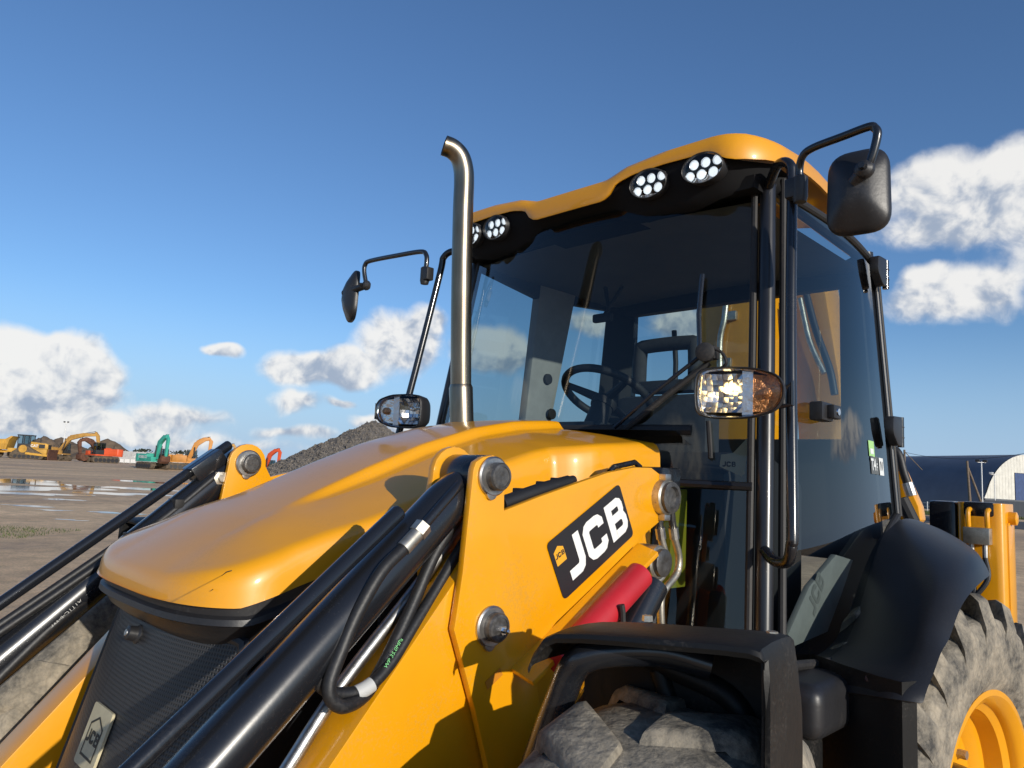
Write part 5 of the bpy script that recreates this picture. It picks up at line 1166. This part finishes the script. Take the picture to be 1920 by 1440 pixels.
def front_guard(F, s):
    """plastic guard over a steered wheel: rolled front lip, flat top, drop panel behind; F is its inner front corner"""
    e = P_(empty('front_mudguard', F, LD)); wd = .42; o_ = NO if s > 0 else -NO; b_ = -HD
    rows = []
    for q, dz in ((-.034, -.062), (-.026, -.042), (-.006, -.014), (.02, -.002), (.08, .006), (.17, .014), (.28, .022), (.36, .028), (.404, .030), (.422, .027), (.430, .016), (.432, -.01), (.433, -.06), (.433, -.14), (.432, -.28), (.432, -.45)):
        row = []; q0 = q; q = q*.86 if q > 0 else q
        for b, z in ((.004, -.018), (.0, -.010), (.003, -.003), (.012, .0), (.06, .002), (.12, .0), (.17, -.004), (.195, -.014), (.206, -.04), (.21, -.09), (.212, -.2), (.214, -.35), (.216, -.5)):
            if q0 > .428: z = float(np.interp(b, [0, .13, .17, .195, .206, .216], [-.004, -.004, -.02, -.05, -.08, -.10]))
            if q < .0 and z < -.05: z = -.05-.3*(abs(z)-.05)
            row.append(o_*q+b_*b+V3(0, 0, max(z+dz, -.5)))
        rows.append(row)
    g_ = sub(MB().grid(rows), 'guard_sheet', 'guard_plastic', e, smooth=40); solid(g_, .006)
    c = b_*.055
    sub(MB().tube([o_*-.10+c+V3(0, 0, -.42), o_*-.045+c+V3(0, 0, -.25), o_*.0+c+V3(0, 0, -.13), o_*.022+c+V3(0, 0, -.075), o_*.05+c+V3(0, 0, -.046), o_*.10+c+b_*.02+V3(0, 0, -.030), o_*.17+c+b_*.06+V3(0, 0, -.026), o_*.24+c+b_*.09+V3(0, 0, -.04)], .0265, 18, smooth=5), 'carrier_tube', 'black_paint', e)
    sub(MB().tube([o_*.06+b_*.20+V3(0, 0, -.05), o_*.16+b_*.207+V3(0, 0, -.075), o_*.25+b_*.207+V3(0, 0, -.10), o_*.285+b_*.207+V3(0, 0, -.15), o_*.295+b_*.207+V3(0, 0, -.25)], .022, 12, smooth=5), 'rib', 'guard_plastic', e)
    sub(MB().tube([o_*.12+b_*.205+V3(0, 0, -.08), o_*.15+b_*.207+V3(0, 0, -.15), o_*.165+b_*.208+V3(0, 0, -.22)], .018, 12, smooth=4), 'rib', 'guard_plastic', e)
    for q in (.19, .30): sub(MB().lathe([(0, .008), (.016, .008)], o_*q+b_*.21+V3(0, 0, -.20), HD, 6), 'bolt', 'zinc', e)
    for q in (.12, .34): sub(MB().lathe([(0, .010), (.010, .009)], o_*q+b_*.15+V3(0, 0, .010+.03*q), (0, 0, 1), 6), 'bolt', 'zinc', e)
front_guard(V3(.905, .99, 1.412), 1)
front_guard(V3(-.905, 1.06, 1.412), -1)

# ---- rear mudguard
for s in (1, -1):
    inner = [(2.26, 1.10), (2.32, 1.17), (2.45, 1.175), (2.57, 1.215), (2.69, 1.32), (2.82, 1.45), (3.02, 1.55), (3.25, 1.585), (3.45, 1.56)]
    outer = [(2.10, 1.165), (2.115, 1.19), (2.19, 1.225), (2.26, 1.28), (2.34, 1.33), (2.48, 1.40), (2.66, 1.445), (2.85, 1.462), (3.05, 1.455)]
    rows = []
    for i in range(9):
        a = V3(.80, *inner[i]); b = V3((1.165, 1.165, 1.165, 1.165, 1.165, 1.165, 1.165, 1.155, 1.125)[i], *outer[i]); row = []
        for t in (0, .12, .3, .5, .7, .84, .93, .98, 1.0):
            p = a.lerp(b, t); k = math.sin(math.pi*t)*.016; p.z += k*(1 if i > 3 else .3)+.012*(i > 4); p.y -= k*(1.2 if i < 5 else .0)
            if t > .8: p.z -= .05*((t-.8)/.2)**2*(1 if i > 3 else .2); p.y += .05*((t-.8)/.2)**2*(1 if i < 5 else 0)
            row.append(V3(s*p.x, p.y, p.z))
        rows.append(row)
    rm = part(MB().grid(rows), 'rear_mudguard', 'fender_plastic', smooth=70); subsurf(rm, 2); solid(rm, .008)
    for k in range(4):
        p = at(1577+k*24, 1268-k*1.2, y=2.24); sub(MB().lathe([(0, .011), (.010, .009)], V3(s*p.x, 2.225-.02*k, p.z), (0, -1, .2), 10), 'bolt', 'black_paint', rm)
    part(MB().grid([[V3(s*x, y, z) for x, y in ((.80, 2.32), (.84, 2.25), (.95, 2.19), (1.06, 2.14), (1.12, 2.13), (1.14, 2.18))] for z in (.55, .9, 1.16, 1.20)]), 'mudguard_skirt', 'guard_plastic', smooth=50)
    part(MB().prism([V3(s*.70, y, z) for y, z in ((2.36, 1.06), (2.38, 1.12), (2.56, 1.18), (2.70, 1.30), (2.83, 1.43), (3.03, 1.53), (3.22, 1.57), (3.22, 1.06))], (-s*.02, 0, 0)), 'wheel_box', 'trim_dark', smooth=None)
    # step tread and tank ahead of the rear wheel
    part(MB().box((s*.62 if s > 0 else -.93, 1.72, .55), (.93 if s > 0 else -s*-.62, 2.14, 1.06)), 'step_tank', 'guard_plastic', bevel=.06, seg=4)
    sp = MB().box((.80 if s > 0 else -.97, 1.98, 1.03), (.97 if s > 0 else -.80, 2.26, 1.17)); part(sp, 'sill_cover', 'black_plastic', bevel=.045, seg=4)

# ---- pipes and boxes between arm and cab
for k, (a, b) in enumerate(((1238, 1228), (1255, 1246))):
    pts = [at(a-3+k*8, 975, x=.60), at(a+2+k*8, 1010, x=.60), at(a+10+k*8, 1045, x=.60), at(a+6+k*8, 1075, x=.60), at(a-18+k*10, 1105, x=.60), at(a-30+k*14, 1130, x=.60), at(a-28+k*14, 1200, x=.60), at(a-28+k*14, 1300, x=.60)]
    part(MB().tube([at(a-6+k*8, 940, x=.60), pts[0], pts[0].lerp(pts[1], .5)], .011, 10), 'hydraulic_hose', 'hose')
    part(MB().tube(pts, .0105, 12, smooth=5), 'steel_pipe', 'zinc')
    part(MB().tube([pts[0].lerp(pts[1], .4), pts[1]], .0145, 10), 'hose_ferrule', 'steel')
pb = at(1265, 980, x=.52); part(MB().box((.40, pb.y-.02, 1.36), (.52, pb.y+.07, 1.66)), 'yellow_box', 'hivis', bevel=.004)
part(MB().box((.44, 1.80, 1.60), (.60, 1.90, 1.72)), 'arm_tower', 'black_paint', bevel=.01)
part(MB().box((.42, 1.62, .8), (.50, 1.90, 1.55)), 'tower_plate', 'yellow_arm', bevel=.004)
part(MB().box((.46, 1.05, .75), (.61, 1.62, 1.16)), 'front_frame', 'yellow_arm', bevel=.02)

# ---- stabiliser leg and backhoe behind the cab
SY = 3.95
for s in (1, -1):
    leg = part(MB().prism([V3(s*x, y, .25) for x, y in [tuple(p) for p in roundpoly([(.800, SY), (.990, SY), (.990, SY+.22), (.800, SY+.22)], .035, 4)]], (0, 0, 1.415)), 'stabiliser_leg', 'yellow_arm', bevel=.004)
    sub(MB().box((s*.985-.012, SY+.05, .3), (s*.985+.012, SY+.17, 1.58)), 'leg_rail', 'yellow_arm', leg, bevel=.003)
    sub(MB().lathe([(0, .03), (.03, .03), (.034, .02)], V3(s*.99, SY+.1, 1.60), (s, 0, 0), 16), 'leg_bolt', 'yellow_arm', leg)
    sub(MB().box((s*.892-.062, SY-.003, 1.60), (s*.892+.062, SY+.05, 1.668)), 'leg_cap', 'black_paint', leg, bevel=.012)
    blk = V3(s*.892, SY-.03, 1.515); sub(MB().box(blk-V3(.052, .028, .037), blk+V3(.052, .028, .037)), 'valve_block', 'zinc', leg, bevel=.004)
    for dx in (-.035, .04):
        sub(MB().tube([V3(s*.892+dx, SY+.01, 1.635), V3(s*.892+dx, SY-.03, 1.625), V3(s*.892+dx, SY-.035, 1.585), V3(s*.892+dx, SY-.03, 1.555)], .011, 10, smooth=4), 'leg_pipe', 'yellow_arm', leg)
        sub(MB().tube([V3(s*.892+dx*.7, SY-.03, 1.478), V3(s*.892+dx*.7, SY-.032, 1.42)], .011, 10), 'hose_ferrule', 'steel', leg)
        sub(MB().tube([V3(s*.892+dx*.7, SY-.032, 1.42), V3(s*.90+dx*.8, SY-.05, 1.33), V3(s*.88, SY-.08, 1.24), V3(s*.82, SY-.1, 1.16), V3(s*.74, SY-.1, 1.12)], .011, 10, smooth=5), 'hydraulic_hose', 'hose', leg)
    part(MB().box((s*.68 if s > 0 else -.797, SY+.01, .9), (.797 if s > 0 else -s*-.68, SY+.25, 1.665)), 'slide_frame', 'black_paint', bevel=.02)
    part(MB().box((s*.72 if s > 0 else -.9, SY-.12, 1.10), (.9 if s > 0 else -s*-.72, SY-.02, 1.18)), 'hose_bracket', 'yellow_arm', bevel=.01)
part(MB().box((-.70, SY+.02, .6), (.70, SY+.24, 1.1)), 'rear_frame', 'black_paint', bevel=.02)
# boom folded upright behind the cab
bq_ = [at(1318, 550, y=4.4), at(1440, 520, y=4.4), at(1440, 720, y=4.4), at(1318, 720, y=4.4)]
x0, x1 = bq_[0].x, bq_[0].x+.46
bm2 = part(MB().prism([V3(x, 4.42, z) for x, z in ((x0-.02, 3.3), (x1, 3.3), (x1+.06, 2.2), (x1+.02, 1.0), (x0-.1, 1.0), (x0-.04, 2.2))], (0, .34, 0)), 'boom', 'yellow_arm', bevel=.02)
sub(MB().tube([at(1362, 560, y=4.40), at(1358, 600, y=4.39), at(1350, 640, y=4.39), at(1350, 720, y=4.39)], .02, 12, smooth=4), 'boom_pipe', 'zinc', bm2)
for (a, b) in ((1370, 592), (1360, 680)): sub(MB().box(at(a, b, y=4.40)-V3(.04, .01, .03), at(a, b, y=4.40)+V3(.04, .02, .03)), 'pipe_clamp', 'zinc', bm2, bevel=.004)
dp = part(MB().prism([at(1488, 470, y=4.55), at(1535, 470, y=4.55), at(1572, 700, y=4.55), at(1590, 900, y=4.55), at(1500, 900, y=4.55), at(1490, 700, y=4.55)], (0, .25, 0)), 'dipper', 'yellow_arm', bevel=.02)
sub(MB().tube([at(1510, 545, y=4.5), at(1530, 620, y=4.5), at(1555, 690, y=4.5), at(1565, 740, y=4.5)], .022, 12, smooth=4), 'boom_hose', 'hose', dp)
sub(MB().tube([at(1500, 560, y=4.48), at(1518, 640, y=4.48), at(1545, 700, y=4.48)], .018, 12, smooth=4), 'boom_hose', 'zinc', dp)
lk_ = [at(1686, 868, y=4.35), at(1700, 900, y=4.35), at(1722, 950, y=4.35), at(1726, 975, y=4.35), at(1712, 990, y=4.35), at(1690, 985, y=4.35), at(1676, 930, y=4.35)]
bl = part(MB().prism(lk_, (0, .1, 0)), 'boom_link', 'yellow_arm', bevel=.01)
sub(MB().tube([at(1668, 838, y=4.28), at(1684, 850, y=4.28), at(1694, 885, y=4.28), at(1702, 908, y=4.28)], .022, 12, smooth=4), 'boom_hose', 'hose', bl)
sub(MB().tube([at(1701, 906, y=4.28), at(1709, 930, y=4.28)], .028, 10), 'hose_nut', 'steel', bl)
sub(MB().tube([at(1690, 935, y=4.3), at(1712, 980, y=4.3)], .035, 10), 'link_ram', 'trim_dark', bl)
